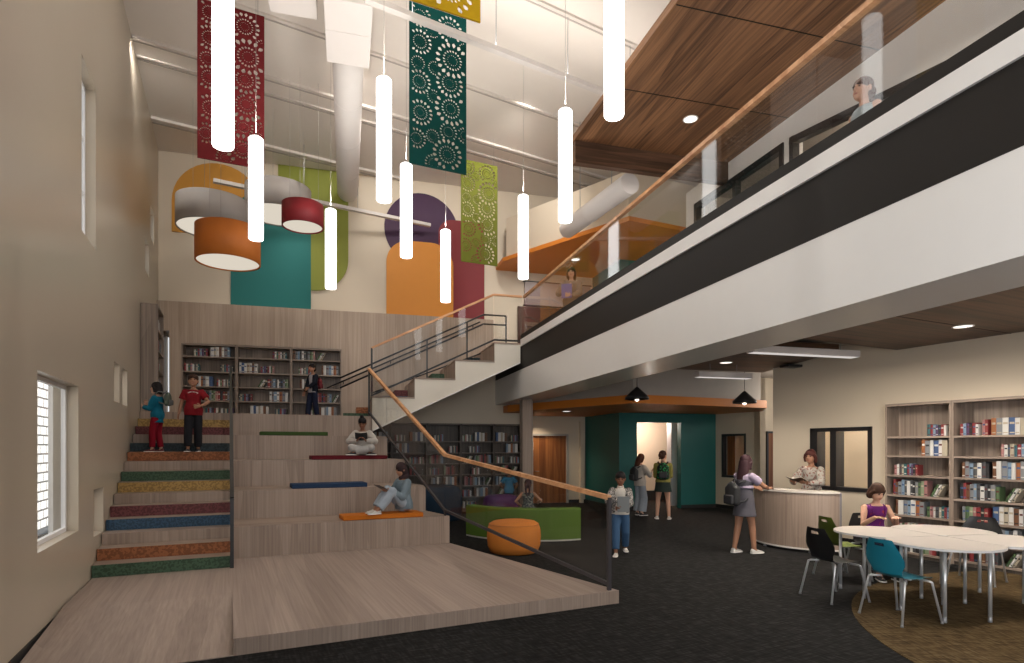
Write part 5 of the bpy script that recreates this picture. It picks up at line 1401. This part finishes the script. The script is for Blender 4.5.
    if bt:
        nm, m, kind = bt; c = MB(); g = .010; wd = look.get('wide', 0.0)
        if kind == 'skirt':
            hm_ = look.get('hem', -.20)
            c.loft([ring(sp((0, 0, z)), x, y, Matrix.Identity(3), 24) for z, x, y in ((hm_, .128, .110), (hm_*.5, .116, .092), (0.0, .108, .083), (.06, .099, .078), (.11, .091, .073)) + (((.15, .095, .075), (.19, .100, .080), (.215, .096, .080)) if look.get('pinafore') else ())])
        else:
            c.loft([ring(sp((0, 0, z)), x*bd+g, y*bd+g, Rl) for z, x, y in TOR if z < (.09)])
            for s in (1, -1):
                Hp, K, A = J[s][3:6]
                e = {'trousers': .90, 'shorts': .0, 'cropped': .86}[kind]
                end = K.lerp(A, e) if e else Hp.lerp(K, .75)
                if e: c.tube([V(Hp), V(Hp.lerp(K, .4)), V(K), V(K.lerp(A, .4)), V(end)], [(.047*bd+g*.8)*k, (.048*bd+g)*k, (.038+g+wd*.5)*k, (.035+g+wd*.8)*k, (.029+g+wd)*k], 16); c.ball(V(K), (.038+g+wd*.5)*k)
                else: c.tube([V(Hp), V(Hp.lerp(K, .4)), V(end)], [(.055*bd+g)*k, (.052+g)*k, (.05+g)*k], 16)
                c.ball(V(Hp), (.047*bd+g*.8)*k)
        put(nm, remesh(c, 0.0085), m, t)
    sh = look.get('shoes')
    if sh:
        for s in (1, -1):
            A = J[s][5]; fd = Vector(tuple(fR if s == 1 else fL) + ((0,) if len(fR) == 2 else ())).normalized()
            up = Vector((0, 0, 1)); up = (up - fd*up.dot(fd)).normalized(); lt = fd.cross(up)
            q = MB(); rings = []
            for y, w, hgt in ((-.036, .012, .030), (-.030, .022, .050), (-.005, .025, .052), (.03, .026, .042), (.065, .029, .030), (.095, .025, .022), (.112, .012, .014)):
                cc = A + fd*y - up*.0445
                rings.append([V(cc + lt*(w*math.cos(a)) + up*(hgt*max(0, math.sin(a)))) for a in [2*PI*i/14 for i in range(14)]])
            q.loft(rings); o = q.build('shoe', sh, t)
            so_ = MB(); rr = []
            for y, w in ((-.038, .012), (-.030, .024), (.0, .027), (.06, .031), (.097, .027), (.115, .012)):
                cc = A + fd*y - up*.0445
                rr.append([V(cc + lt*x + up*z) for x, z in ((-w, 0), (w, 0), (w, .009), (-w, .009))])
            so_.loft(rr, 0, False); so_.build('sole', look.get('sole', MATS['white_paint']), o)
    def wl_(p): return Matrix.Translation(loc) @ Matrix.Rotation(rz, 4, 'Z') @ (Vector(p)*k)
    return t, J, wl_, rz, sp
def backpack(label, wl_, rz, sp, H, m, m2, c=(0, -.115, .165), s=1.0, straps=True):
    w = wl_(sp(c)); t = thing('backpack', label, 'backpack', w, rz)
    a = H*s
    b = MB(); 
    b.ball((0, 0, 0), (.088*a, .05*a, .125*a)); b.rbox(-.085*a, .085*a, -.035*a, .045*a, -.12*a, .08*a, .03*a, 0, None, 3)
    put('bag', remesh(b, 0.012, 3), m, t)
    b = MB(); b.rbox(-.06*a, .06*a, -.068*a, -.03*a, -.105*a, -.01*a, .016*a, 0, None, 3); b.build('pocket', m2, t)
    MB().tube([(-.02*a, .03*a, .115*a), (-.012*a, .03*a, .145*a), (.012*a, .03*a, .145*a), (.02*a, .03*a, .115*a)], .006*a, 8).build('grab_handle', m2, t)
    if straps:
        for x in (-1, 1):
            MB().tube([(x*.05*a, .04*a, .10*a), (x*.064*a, .075*a, .122*a), (x*.070*a, .13*a, .128*a), (x*.070*a, .185*a, .09*a), (x*.072*a, .19*a, .0), (x*.085*a, .10*a, -.07*a), (x*.07*a, .03*a, -.09*a)], [.011*a]*7, 8).build('strap', m2, t)
    return t
def open_book(label, p, rz, pitch, w, h, m):
    t = thing('open_book', label, 'book', p, rz); t.rotation_euler = (pitch, 0, rz)
    for s in (-1, 1):
        R_ = Matrix.Rotation(-s*0.22, 4, 'Y')
        c = MB().box(min(0, s*w), max(0, s*w), -h/2, h/2, -0.004, 0.0, 0, R_); c.build('cover', m, t)
        b = MB(); b.box(min(s*.002, s*w*.96), max(s*.002, s*w*.96), -h*.48, h*.48, 0.0003, 0.010, 0, R_); b.build('pages', PAGES, t)
    return t
def slab(name, label, cat, p, rz, pitch, w, h, th, m, ms=None):
    t = thing(name, label, cat, p, rz); t.rotation_euler = (pitch, 0, rz)
    MB().rbox(-w/2, w/2, -h/2, h/2, 0, th, min(.004, th*.4)).build('case', m, t)
    if ms: MB().box(-w*.44, w*.44, -h*.44, h*.44, th+.0002, th+.001).build('screen', ms, t)
    return t
WHITE_SHOE = mat('shoe_white', (0.55, 0.53, 0.50), 0.6); DARK_SHOE = mat('shoe_dark', (0.02, 0.018, 0.018), 0.5)
M_PACK = mat('pack_black', (0.014, 0.014, 0.016), 0.7); M_PACK2 = mat('pack_trim', (0.022, 0.022, 0.026), 0.7)
ZT10 = Z0 + RS*10
def tocam(p): return (-p[0], -p[1])
def on_ya(px, V, z):
    k_ = (px-CX)/FPX; Y = V/(cA - k_*sA); return Vector((k_*Y, Y, z))
# 1 girl on the stairs
p = on_ya(157.5, Y0+RUN*9+0.17, ZT10)
t1 = person('child in a teal sweater and red trousers standing on the coloured stairs', p, (-1, -0.12), 1.15,
  dict(head=1.22, skin='light', hair=('bob', 'black'), top=('sweater', cloth('teal', (0.006, 0.105, 0.165)), 'long', -.11), loose=.018, bottom=('trousers', cloth('red', (0.20, 0.006, 0.016)), 'trousers'), shoes=mat('shoe_maroon', (0.10, 0.02, 0.02), 0.6)),
  wr=(.06, .17, .70), wl=(-.04, .18, .66), poleR=(.4, -.2, -1), poleL=(-.4, -.2, -1), handR=((-.2, .3, 1), (-.6, -.6, 0)), handL=((.5, .6, .4), (.3, -1, 0)), ar=(.05, -.03, .045), al=(-.05, .05, .045), head=(4, 0))
backpack('small grey green backpack worn by the child in teal', t1[2], t1[3], t1[4], 1.15, mat('pack_sage', (0.06, 0.075, 0.055), 0.7), mat('pack_grey', (0.12, 0.12, 0.115), 0.7), (0, -.15, .24), 0.85)
# 2 boy in red
p = on_ya(193.5, Y0+RUN*9+0.15, ZT10)
t2 = person('boy in a red T-shirt with white lettering and dark jeans on the stairs', p, (p.x*-.75, p.y*-1), 1.31,
  dict(head=1.2, skin='tan', hair=('short', 'brown'), top=('shirt', cloth('crimson', (0.215, 0.012, 0.018)), 'short', -.06), loose=.018, bottom=('jeans', cloth('charcoal_denim', (0.018, 0.018, 0.022)), 'trousers'), wide=.008, shoes=DARK_SHOE),
  wr=(.17, .02, .50), wl=(-.10, .15, .60), poleL=(-1, -.4, -.3), handL=((.9, .4, -.1), (0, -1, .2)), ar=(.06, .06, .045), al=(-.05, -.05, .045), head=(0, 4))
lt = MB()
for i in range(-7, 8):
    if i in (-3, 1): continue
    a = i*0.105; x = math.sin(a)*.085; z = .247 + (math.cos(a)-1)*.05
    v = t2[4]((x, .074 - abs(x)*.16, z))*1.31
    lt.rbox(v.x-.0050, v.x+.0050, v.y-.004, v.y+.006, v.z-.008, v.z+.008, .002)
lt.build('chest_lettering', mat('lettering_white', (0.62, 0.58, 0.56), 0.7), t2[0])
# 3 child at the shelves
p = Vector(((313-CX)/FPX*14.05, 14.05, ZP))
t3 = person('child in a dark jacket over a pale shirt walking before the platform bookcases', p, (-.62, -.8), 1.24,
  dict(head=1.22, skin='tan', hair=('short', 'black'), top=('shirt', cloth('pale_grey', (0.42, 0.40, 0.44)), 'short', -.06), jacket=('jacket', cloth('ink', (0.012, 0.014, 0.022)), -.04), bottom=('trousers', cloth('navy', (0.014, 0.018, 0.04)), 'trousers'), wide=.01, shoes=DARK_SHOE),
  wr=(.20, .06, .47), wl=(-.09, .16, .56), poleL=(-1, -.5, -.2), ar=(.05, .08, .045), al=(-.05, -.06, .045), head=(12, 2))
backpack('dark red backpack worn by the child in the jacket', t3[2], t3[3], t3[4], 1.24, mat('pack_red', (0.16, 0.012, 0.018), 0.7), mat('pack_red2', (0.09, 0.008, 0.012), 0.7), (0, -.135, .13), 0.9)
# 4 cross-legged reader on the red pad
zs = Z0 + .4572*3 + .077
p = on_ya(363, Y1 + DT*2 + 0.30, zs)
t4 = person('girl in a pale sweatshirt sitting cross legged with a book on the red pad', p, (p.x*-.5+.2, -p.y), 1.33,
  dict(head=1.1, skin='brown', hair=('topknot', 'black'), top=('sweatshirt', cloth('oat', (0.46, 0.42, 0.38)), 'long', -.05), loose=.022, bottom=('trousers', cloth('light_grey', (0.40, 0.385, 0.37)), 'trousers'), wide=.014, shoes=DARK_SHOE),
  pelvis=(0, 0, .075), lean=.22, seated=True, ar=(-.10, .19, .05), al=(.10, .225, .05), kneeR=(1, .55, .3), kneeL=(-1, .55, .3), fR=(-1, .25), fL=(1, .25),
  wr=(.055, .205, .21), wl=(-.055, .205, .21), poleR=(1, -.2, -.4), poleL=(-1, -.2, -.4), handR=((-.4, .5, .6), (-.6, .2, -.2)), handL=((.4, .5, .6), (.6, .2, -.2)), head=(-6, -24))
open_book('dark open book held by the girl sitting cross legged', t4[2]((0, .245, .262)), t4[3], .95, .115, .17, mat('cover_dark', (0.016, 0.018, 0.02), 0.5))
# 5 reader in a headscarf on the orange pad
zs = Z0 + .4572 + .077
p = on_ya(404, Y1 + 0.25, zs)
f5 = Vector((-cA, -sA, 0)) + Vector((sA, -cA, 0))*.25
t5 = person('reader in a dark headscarf and denim shirt with knees up on the orange pad', p, (f5.x, f5.y), 1.50,
  dict(head=1.02, skin='tan', hair=('scarf', cloth('scarf_plum', (0.045, 0.028, 0.03))), top=('denim_shirt', cloth('denim_pale', (0.165, 0.215, 0.25)), 'long', -.04), loose=.02, bottom=('jeans', cloth('washed_blue', (0.33, 0.38, 0.44)), 'trousers'), wide=.014, shoes=WHITE_SHOE),
  pelvis=(0, 0, .075), lean=.05, seated=True, ar=(.06, .31, .047), al=(-.055, .345, .047), kneeR=(.1, .3, 1), kneeL=(-.1, .3, 1), fR=(.1, 1), fL=(-.05, 1),
  wr=(.05, .20, .235), wl=(-.05, .20, .235), poleR=(.6, -.5, -1), poleL=(-.6, -.5, -1), handR=((-.3, .8, .3), (-.5, 0, .8)), handL=((.3, .8, .3), (.5, 0, .8)), head=(0, -20))
slab('tablet', 'dark tablet held on the knees by the reader in the headscarf', 'tablet', t5[2]((0, .255, .262)), t5[3], .5, .20, .27, .009, mat('tablet_black', (0.015, 0.016, 0.02), 0.35), mat('tablet_screen', (0.04, 0.05, 0.07), 0.15))
# 6 child in blue by the dark shelves
p = Vector(((509-CX)/FPX*15.15, 15.15, 0))
person('child in a blue T-shirt with hands on hips facing the dark shelves', p, (.05, 1), 1.19,
  dict(head=1.2, skin='brown', hair=('short', 'black'), top=('shirt', cloth('sky_blue', (0.030, 0.155, 0.27)), 'short', -.06), loose=.016, bottom=('shorts', cloth('navy', (0, 0, 0)), 'shorts'), shoes=DARK_SHOE, vox=0.008),
  wr=(.10, .06, .56), wl=(-.10, .06, .56), poleR=(1, -.4, 0), poleL=(-1, -.4, 0), head=(0, 0))
# 7 girl on the green sofa
p = gz(527.5, 536, 0); q = Vector((p.x+.02, p.y+0.36, .405))
t7 = person('girl in a patterned dark dress with braids sitting on the green sofa, seen from behind', q, (.1, 1), 1.22,
  dict(head=1.18, skin='tan', hair=('braids', 'plum'), top=('dress', speckle('dress_print', (0.03, 0.038, 0.05), (0.20, 0.21, 0.19), 34.0, .55), 'none', -.05), loose=.012, bottom=('skirt_part', speckle('dress_print', 0, 0), 'shorts'), shoes=WHITE_SHOE, vox=0.0065),
  pelvis=(0, 0, .075), seated=True, ar=(.06, .30, -.20), al=(-.06, .30, -.20), wr=(.15, .13, .16), wl=(-.14, .10, .12), poleR=(1, -.6, -.3), poleL=(-1, -.6, -.3), handR=((.2, .5, .7), (-.9, .2, 0)), head=(0, -6))
c = thing('cup', 'small white cup held by the girl on the green sofa', 'cup', t7[2]((.185, .165, .17)), 0)
MB().lathe([(0.0, 0.0), (.026, 0.0), (.034, .085), (.031, .085), (.024, .006), (0, .006)], 24).build('vessel', mat('cup_white', (0.66, 0.64, 0.60), 0.4), c)
MB().tube([(.030, 0, .07), (.052, 0, .062), (.050, 0, .03), (.028, 0, .022)], .005, 8).build('handle', mat('cup_white', (0, 0, 0)), c)
# 8 boy with a tablet
p = gz(620.5, 555, 0)
M_CHECK = speckle('check_knit', (0.03, 0.028, 0.03), (0.42, 0.39, 0.36), 70.0, .52)
t8 = person('boy in a white turtleneck and checked jacket walking with a grey tablet', p, (-p.x, -p.y), 1.31,
  dict(head=1.16, skin='brown', hair=('short', 'black'), top=('turtleneck', cloth('ivory', (0.52, 0.48, 0.43)), 'long', -.04), collar=True, jacket=('checked_jacket', M_CHECK, -.02), bottom=('jeans', cloth('blue_denim', (0.04, 0.085, 0.16)), 'cropped'), wide=.004, shoes=WHITE_SHOE),
  wr=(.025, .16, .70), wl=(-.02, .16, .585), poleR=(1, -.3, -.5), poleL=(-1, -.3, -.5), handR=((-.9, .25, .1), (0, -1, 0)), handL=((.9, .2, .05), (0, -.8, .5)), ar=(.055, .13, .047), al=(-.06, -.14, .075), fL=(-.15, 1), kneeL=(-.1, 1, -.2), head=(0, -10))
slab('tablet', 'grey tablet held to the chest by the boy in the checked jacket', 'tablet', t8[2]((-.035, .185, .645)), t8[3], PI/2-.1, .19, .25, .009, mat('tablet_grey', (0.20, 0.21, 0.21), 0.45))
# 9 woman with a phone by the teal wall
p = gz(640, 515.3, 0)
t9 = person('woman in a pale top and wide jeans looking at her phone by the teal opening', p, (.85, .45), 1.56,
  dict(head=1.0, skin='light', hair=('long', 'chestnut'), top=('blouse', cloth('cream_grey', (0.42, 0.38, 0.34)), 'long', -.06), loose=.016, bottom=('wide_jeans', cloth('pale_denim', (0.26, 0.29, 0.33)), 'trousers'), wide=.034, shoes=DARK_SHOE, vox=0.0065),
  wr=(.05, .20, .70), wl=(-.05, .20, .68), poleR=(.8, -.2, -1), poleL=(-.8, -.2, -1), handR=((-.1, .6, .6), (-.6, -.4, .5)), head=(-5, -18))
backpack('black backpack worn by the woman looking at her phone', t9[2], t9[3], t9[4], 1.56, M_PACK, M_PACK2, (0, -.13, .14), .95)
slab('phone', 'pale green phone held up by the woman in wide jeans', 'phone', t9[2]((.035, .265, .755)), t9[3], .9, .08, .15, .01, mat('phone_case', (0.22, 0.30, 0.28), 0.4), MATS['tablet_screen'])
# 10 girl with patterned pack
p = gz(663, 519, 0)
t10 = person('girl in an olive top and dark skirt seen from behind at the teal opening', p, (.25, 1), 1.645,
  dict(head=1.0, skin='light', hair=('lowbun', 'brown'), top=('jumper', cloth('olive_yellow', (0.25, 0.22, 0.06)), 'long', -.0), loose=.012, bottom=('skirt', cloth('dark_green_grey', (0.022, 0.032, 0.028)), 'skirt'), hem=-.14, shoes=WHITE_SHOE, vox=0.0065),
  wr=(.05, .17, .64), wl=(-.05, .17, .64), poleR=(.35, -.5, -1), poleL=(-.35, -.5, -1), head=(-32, 0), ar=(.085, -.01, .045), al=(-.085, 0, .045))
backpack('black backpack with green print on the girl in the dark skirt', t10[2], t10[3], t10[4], 1.645, speckle('pack_print', (0.010, 0.013, 0.012), (0.03, 0.30, 0.09), 30.0, .60), M_PACK2, (0, -.125, .17), 1.0)
# 11 girl at the desk
p = gz(744.5, 553, 0)
t11 = person('long haired girl in a grey pinafore leaning at the reception desk', p, (.96, .42), 1.60,
  dict(head=1.02, skin='tan', hair=('verylong', 'plum'), top=('shirt', cloth('lavender', (0.34, 0.28, 0.37)), 'short', .125), loose=.014, bottom=('pinafore', cloth('slate_grey', (0.085, 0.08, 0.095)), 'skirt'), pinafore=True, hem=-.16, shoes=WHITE_SHOE),
  wr=(.08, .245, .665), wl=(-.09, .24, .665), poleR=(1, -.5, -.4), poleL=(-1, -.5, -.4), handR=((-.4, .8, .15), (-.2, 0, -1)), ar=(.06, .07, .045), al=(-.06, -.08, .045), head=(8, -4))
backpack('black backpack hanging low on the girl at the reception desk', t11[2], t11[3], t11[4], 1.60, M_PACK, M_PACK2, (0, -.165, .075), 1.0)
# 12 librarian
p = Vector(((811.5-CX)/FPX*10.85, 10.85, 0))
t12 = person('smiling woman in a floral blouse behind the reception desk with an open book', p, (-.95, -.62), 1.68,
  dict(head=1.03, skin='tan', hair=('bob', 'auburn'), top=('blouse', speckle('floral', (0.36, 0.33, 0.29), (0.24, 0.10, 0.08), 30.0, .60), 'long', -.05), loose=.016, bottom=('trousers', cloth('black', (0.016, 0.016, 0.018)), 'trousers'), shoes=DARK_SHOE),
  wr=(.07, .205, .66), wl=(-.07, .205, .66), poleR=(1, -.3, -.8), poleL=(-1, -.3, -.8), handR=((-.2, .9, .1), (-.3, 0, 1)), handL=((.2, .9, .1), (.3, 0, 1)), head=(8, -4))
open_book('brown open book in the hands of the woman behind the desk', t12[2]((0, .285, .685)), t12[3], .35, .15, .22, mat('cover_brown', (0.10, 0.045, 0.025), 0.5))
# 13 girl at the tables
p = Vector((4.92, 8.10, .462))
t13 = person('girl in a purple strap top with bobbed hair sitting at the white tables', p, (-.1, -1), 1.47,
  dict(head=1.08, skin='light', hair=('bob', 'brown'), top=('strap_top', speckle('violet_print', (0.105, 0.014, 0.12), (0.25, 0.03, 0.05), 12.0, .68), 'none', -.05), loose=.010, bottom=('trousers', cloth('navy', (0, 0, 0)), 'trousers'), shoes=DARK_SHOE),
  pelvis=(0, 0, .072), lean=.16, seated=True, ar=(.07, .25, -.255), al=(-.07, .25, -.255), wr=(.085, .22, .252), wl=(-.085, .22, .252), poleR=(.5, -.4, -1), poleL=(-.5, -.4, -1), handR=((-.5, .8, 0), (0, 0, -1), .3), handL=((.5, .8, 0), (0, 0, -1), .3), head=(14, -26))
for s in (-1, 1):
    MB().tube([t13[4]((s*.050, .058, .205))*1.47, t13[4]((s*.055, .062, .25))*1.47, t13[4]((s*.058, .02, .285))*1.47, t13[4]((s*.052, -.055, .24))*1.47], .006, 8).build('strap', cloth('violet', (0.105, 0.014, 0.12)), t13[0])
# 14 woman on the upper floor
p = Vector(((571.5-CX)/FPX*13.9, 13.9, Z2))
t14 = person('woman with a blue violet folder standing on the upper floor beyond the balustrade', p, (-.16, -1), 1.72,
  dict(head=1.0, skin='light', hair=('long', 'brown'), top=('cardigan', cloth('taupe', (0.22, 0.175, 0.135)), 'long', -.07), loose=.022, bottom=('trousers', cloth('off_white', (0.52, 0.48, 0.46)), 'trousers'), wide=.012, shoes=DARK_SHOE, vox=0.0065),
  wr=(.05, .13, .70), wl=(-.0, .15, .60), poleR=(1, -.4, -.6), poleL=(-1, -.4, -.6), handR=((-.7, .3, .5), (.2, -1, 0)), handL=((.9, .2, .1), (0, -1, .2)), head=(-6, 0))
slab('folder', 'blue violet folder hugged by the woman on the upper floor', 'folder', t14[2]((.055, .165, .655)), t14[3], PI/2-.12, .24, .32, .012, mat('folder_violet', (0.10, 0.10, 0.29), 0.5))
# 15 person at the balcony edge
p = Vector(((865-CX)/FPX*6.7, 6.7, Z2))
person('smiling young person in profile with pinned up hair behind the balcony glass', p, (-1, -.22), 1.66,
  dict(head=1.12, skin='light', hair=('lowbun', 'chestnut'), top=('vest', cloth('blue_grey', (0.30, 0.34, 0.36)), 'none', -.08), loose=.012, bottom=('trousers', cloth('navy', (0, 0, 0)), 'trousers'), shoes=WHITE_SHOE, vox=0.005),
  head=(8, 2))
bpy.data.scenes.remove(TMPS)
def LIGHTS():
    NEU = (1, 0.95, 0.89); WRM = (1, 0.89, 0.76)
    def areal(name, p, sx, sy, power, up=True, rz=0.0, col=NEU, shape='RECTANGLE'):
        l = bpy.data.lights.new(name, 'AREA'); l.shape = shape; l.size = sx; l.size_y = sy; l.energy = power; l.color = col
        o = bpy.data.objects.new(name, l); o.location = p; o.rotation_euler = (PI if up else 0, 0, rz if not up else -rz); COL.objects.link(o); return o
    for p in UPL: areal('ceiling_fill', p, 0.2, 0.2, 15, True, 0, NEU, 'DISK')  # added fill above each pendant to brighten the ceiling
    for (p, L), pw in zip(CONDS[:1], (22,)):
        o = areal('conduit_fill', p, L, 0.08, pw); o.rotation_euler = (PI, 0, ACN)  # added ceiling fill; the conduit itself carries no lamp
    o = areal('soffit_fill', fb(5.5, 3.6, 7.5), 2.8, 12.5, 30); o.rotation_euler = (PI, 0, AB)  # unseen fill added above the wood soffit, there is no cove
    o = areal('window_daylight', fa(XL+0.05, -3.6, 2.55), 3.2, 5.0, 680, False, 0, (0.96, 0.98, 1.0)); o.rotation_euler = fa(1, 0, 0.12).to_track_quat('-Z', 'Y').to_euler()  # added fill at the invented window, brightens the white beam
    for x, y in ((1.2, 2.0), (1.2, 6.5)):
        spot('hall_fill_spot', fa(x, y, ZC-0.3), 120, 150, NEU)  # unseen spots added near the ceiling to fill the hall
    for p, z, l in DL[1:3]: spot('down_spot', (p.x, p.y, z-0.32 if p.y > 10 else z-0.03), 70, 140, WRM)
    for x, y in ((5.2, 6.6), (6.3, 4.6), (4.6, 8.6)): spot('down_spot', (x, y, ZS-0.05), 36, 150, WRM)
    c = gz(803, 354, 3.1); o = areal('linear_light', (c.x, c.y, 3.13), 1.8, 0.12, 90, False, AB, WRM)
    areal('linear_light', fb(7.0, 4.2, 3.3), 2.0, 0.2, 60, False, AB, WRM)
    spot('platform_fill_spot', fb(-1.2, 14.9, 8.6), 200, 90, NEU, 0.2); spot('canopy_fill_spot', (5.0, 13.7, 2.66), 60, 155, WRM)  # two added spots, brightening the reading platform and the far right wall
    for x in (-3.6, 0.2, 3.6):
        o = spot('wall_fill_spot', fb(x, 11.6, 8.7), 300, 105, NEU, 0.25); o.rotation_euler = fb(0, 4.5, -2.9).to_track_quat('-Z', 'Y').to_euler()  # ceiling spots without fittings, added to brighten the back wall
    point('office_lamp', fa(XR+0.7, 6.6, 2.8), 120, (1, 0.94, 0.87))
    point('far_room_lamp', fa(XR2+0.9, 13.0, 2.8), 80, WRM)
    point('inner_room_lamp', fb(9.0, 16.6, 2.4), 80, (1, 0.92, 0.82))
    point('corridor_lamp', fa(12.6, 9.8, 2.9), 45, WRM)
    spot('canopy_spot', fb(7.0, 13.0, 6.6), 40, 150)
    areal('canopy_light', fb(5.3, 14.6, 6.6), 1.0, 1.0, 25, False, AB, NEU)
    p = DL[0][0]; spot('upper_spot', (p.x, p.y, 7.2), 160, 150, NEU); spot('upper_spot', fb(5.6, 2.5, 7.2), 160, 150, NEU); spot('upper_spot', fb(5.6, 6, 7.2), 160, 150, NEU)
    point('upper_room_lamp', fb(8.4, 7.5, 6.8), 30); point('upper_room_lamp', fb(8.4, 3.5, 6.8), 30)
    spot('door_spot', fb(5.6, 16.9, 2.66), 60, 130)
    s = bpy.data.lights.new('sun', 'SUN'); s.energy = 32.0; s.angle = 0.02; o = bpy.data.objects.new('sun', s); COL.objects.link(o)
    d = fa(-0.15, -0.55, -0.8); o.rotation_euler = d.to_track_quat('-Z', 'Y').to_euler(); o.location = (0, 0, 20)
# ================================================================ light and camera
w = bpy.data.worlds.new('daylight'); SC.world = w; w.use_nodes = True
bgn = w.node_tree.nodes.get('Background')
bgn.inputs['Color'].default_value = (0.93, 0.96, 1.0, 1); bgn.inputs['Strength'].default_value = 0.8
def area(name, loc, sx, sy, power, col=(1, 0.86, 0.70), rot=(0, 0, 0)):
    l = bpy.data.lights.new(name, 'AREA'); l.shape = 'RECTANGLE'; l.size = sx; l.size_y = sy; l.energy = power; l.color = col
    o = bpy.data.objects.new(name, l); o.location = loc; o.rotation_euler = rot; COL.objects.link(o); return o
def spot(name, loc, power, ang=110, col=(1, 0.82, 0.62), rad=0.08):
    l = bpy.data.lights.new(name, 'SPOT'); l.spot_size = math.radians(ang); l.spot_blend = 0.7; l.energy = power; l.color = col; l.shadow_soft_size = rad
    o = bpy.data.objects.new(name, l); o.location = loc; COL.objects.link(o); return o
def point(name, loc, power, col=(1, 0.84, 0.66), rad=0.12):
    l = bpy.data.lights.new(name, 'POINT'); l.energy = power; l.color = col; l.shadow_soft_size = rad
    o = bpy.data.objects.new(name, l); o.location = loc; COL.objects.link(o); return o
LIGHTS()
cam = bpy.data.cameras.new('camera'); co = bpy.data.objects.new('camera', cam); COL.objects.link(co)
co.location = (0, 0, CAM_H); co.rotation_euler = (PI/2, 0, 0)
cam.sensor_fit = 'HORIZONTAL'; cam.sensor_width = 36.0; cam.lens = FPX/1024*36.0
cam.shift_y = (HZ-331.5)/1024.0; cam.clip_start = 0.05; cam.clip_end = 200
SC.camera = co
vs = SC.view_settings
SC.display_settings.display_device = 'sRGB'
vs.view_transform = 'Standard'; vs.look = 'None'; vs.exposure = 0.2; vs.gamma = 1.0; vs.use_curve_mapping = False
try:
    SC.cycles.use_denoising = True; SC.cycles.max_bounces = 8; SC.cycles.diffuse_bounces = 4; SC.cycles.transparent_max_bounces = 24; SC.cycles.glossy_bounces = 4
    SC.cycles.sample_clamp_indirect = 4.0
except Exception: pass
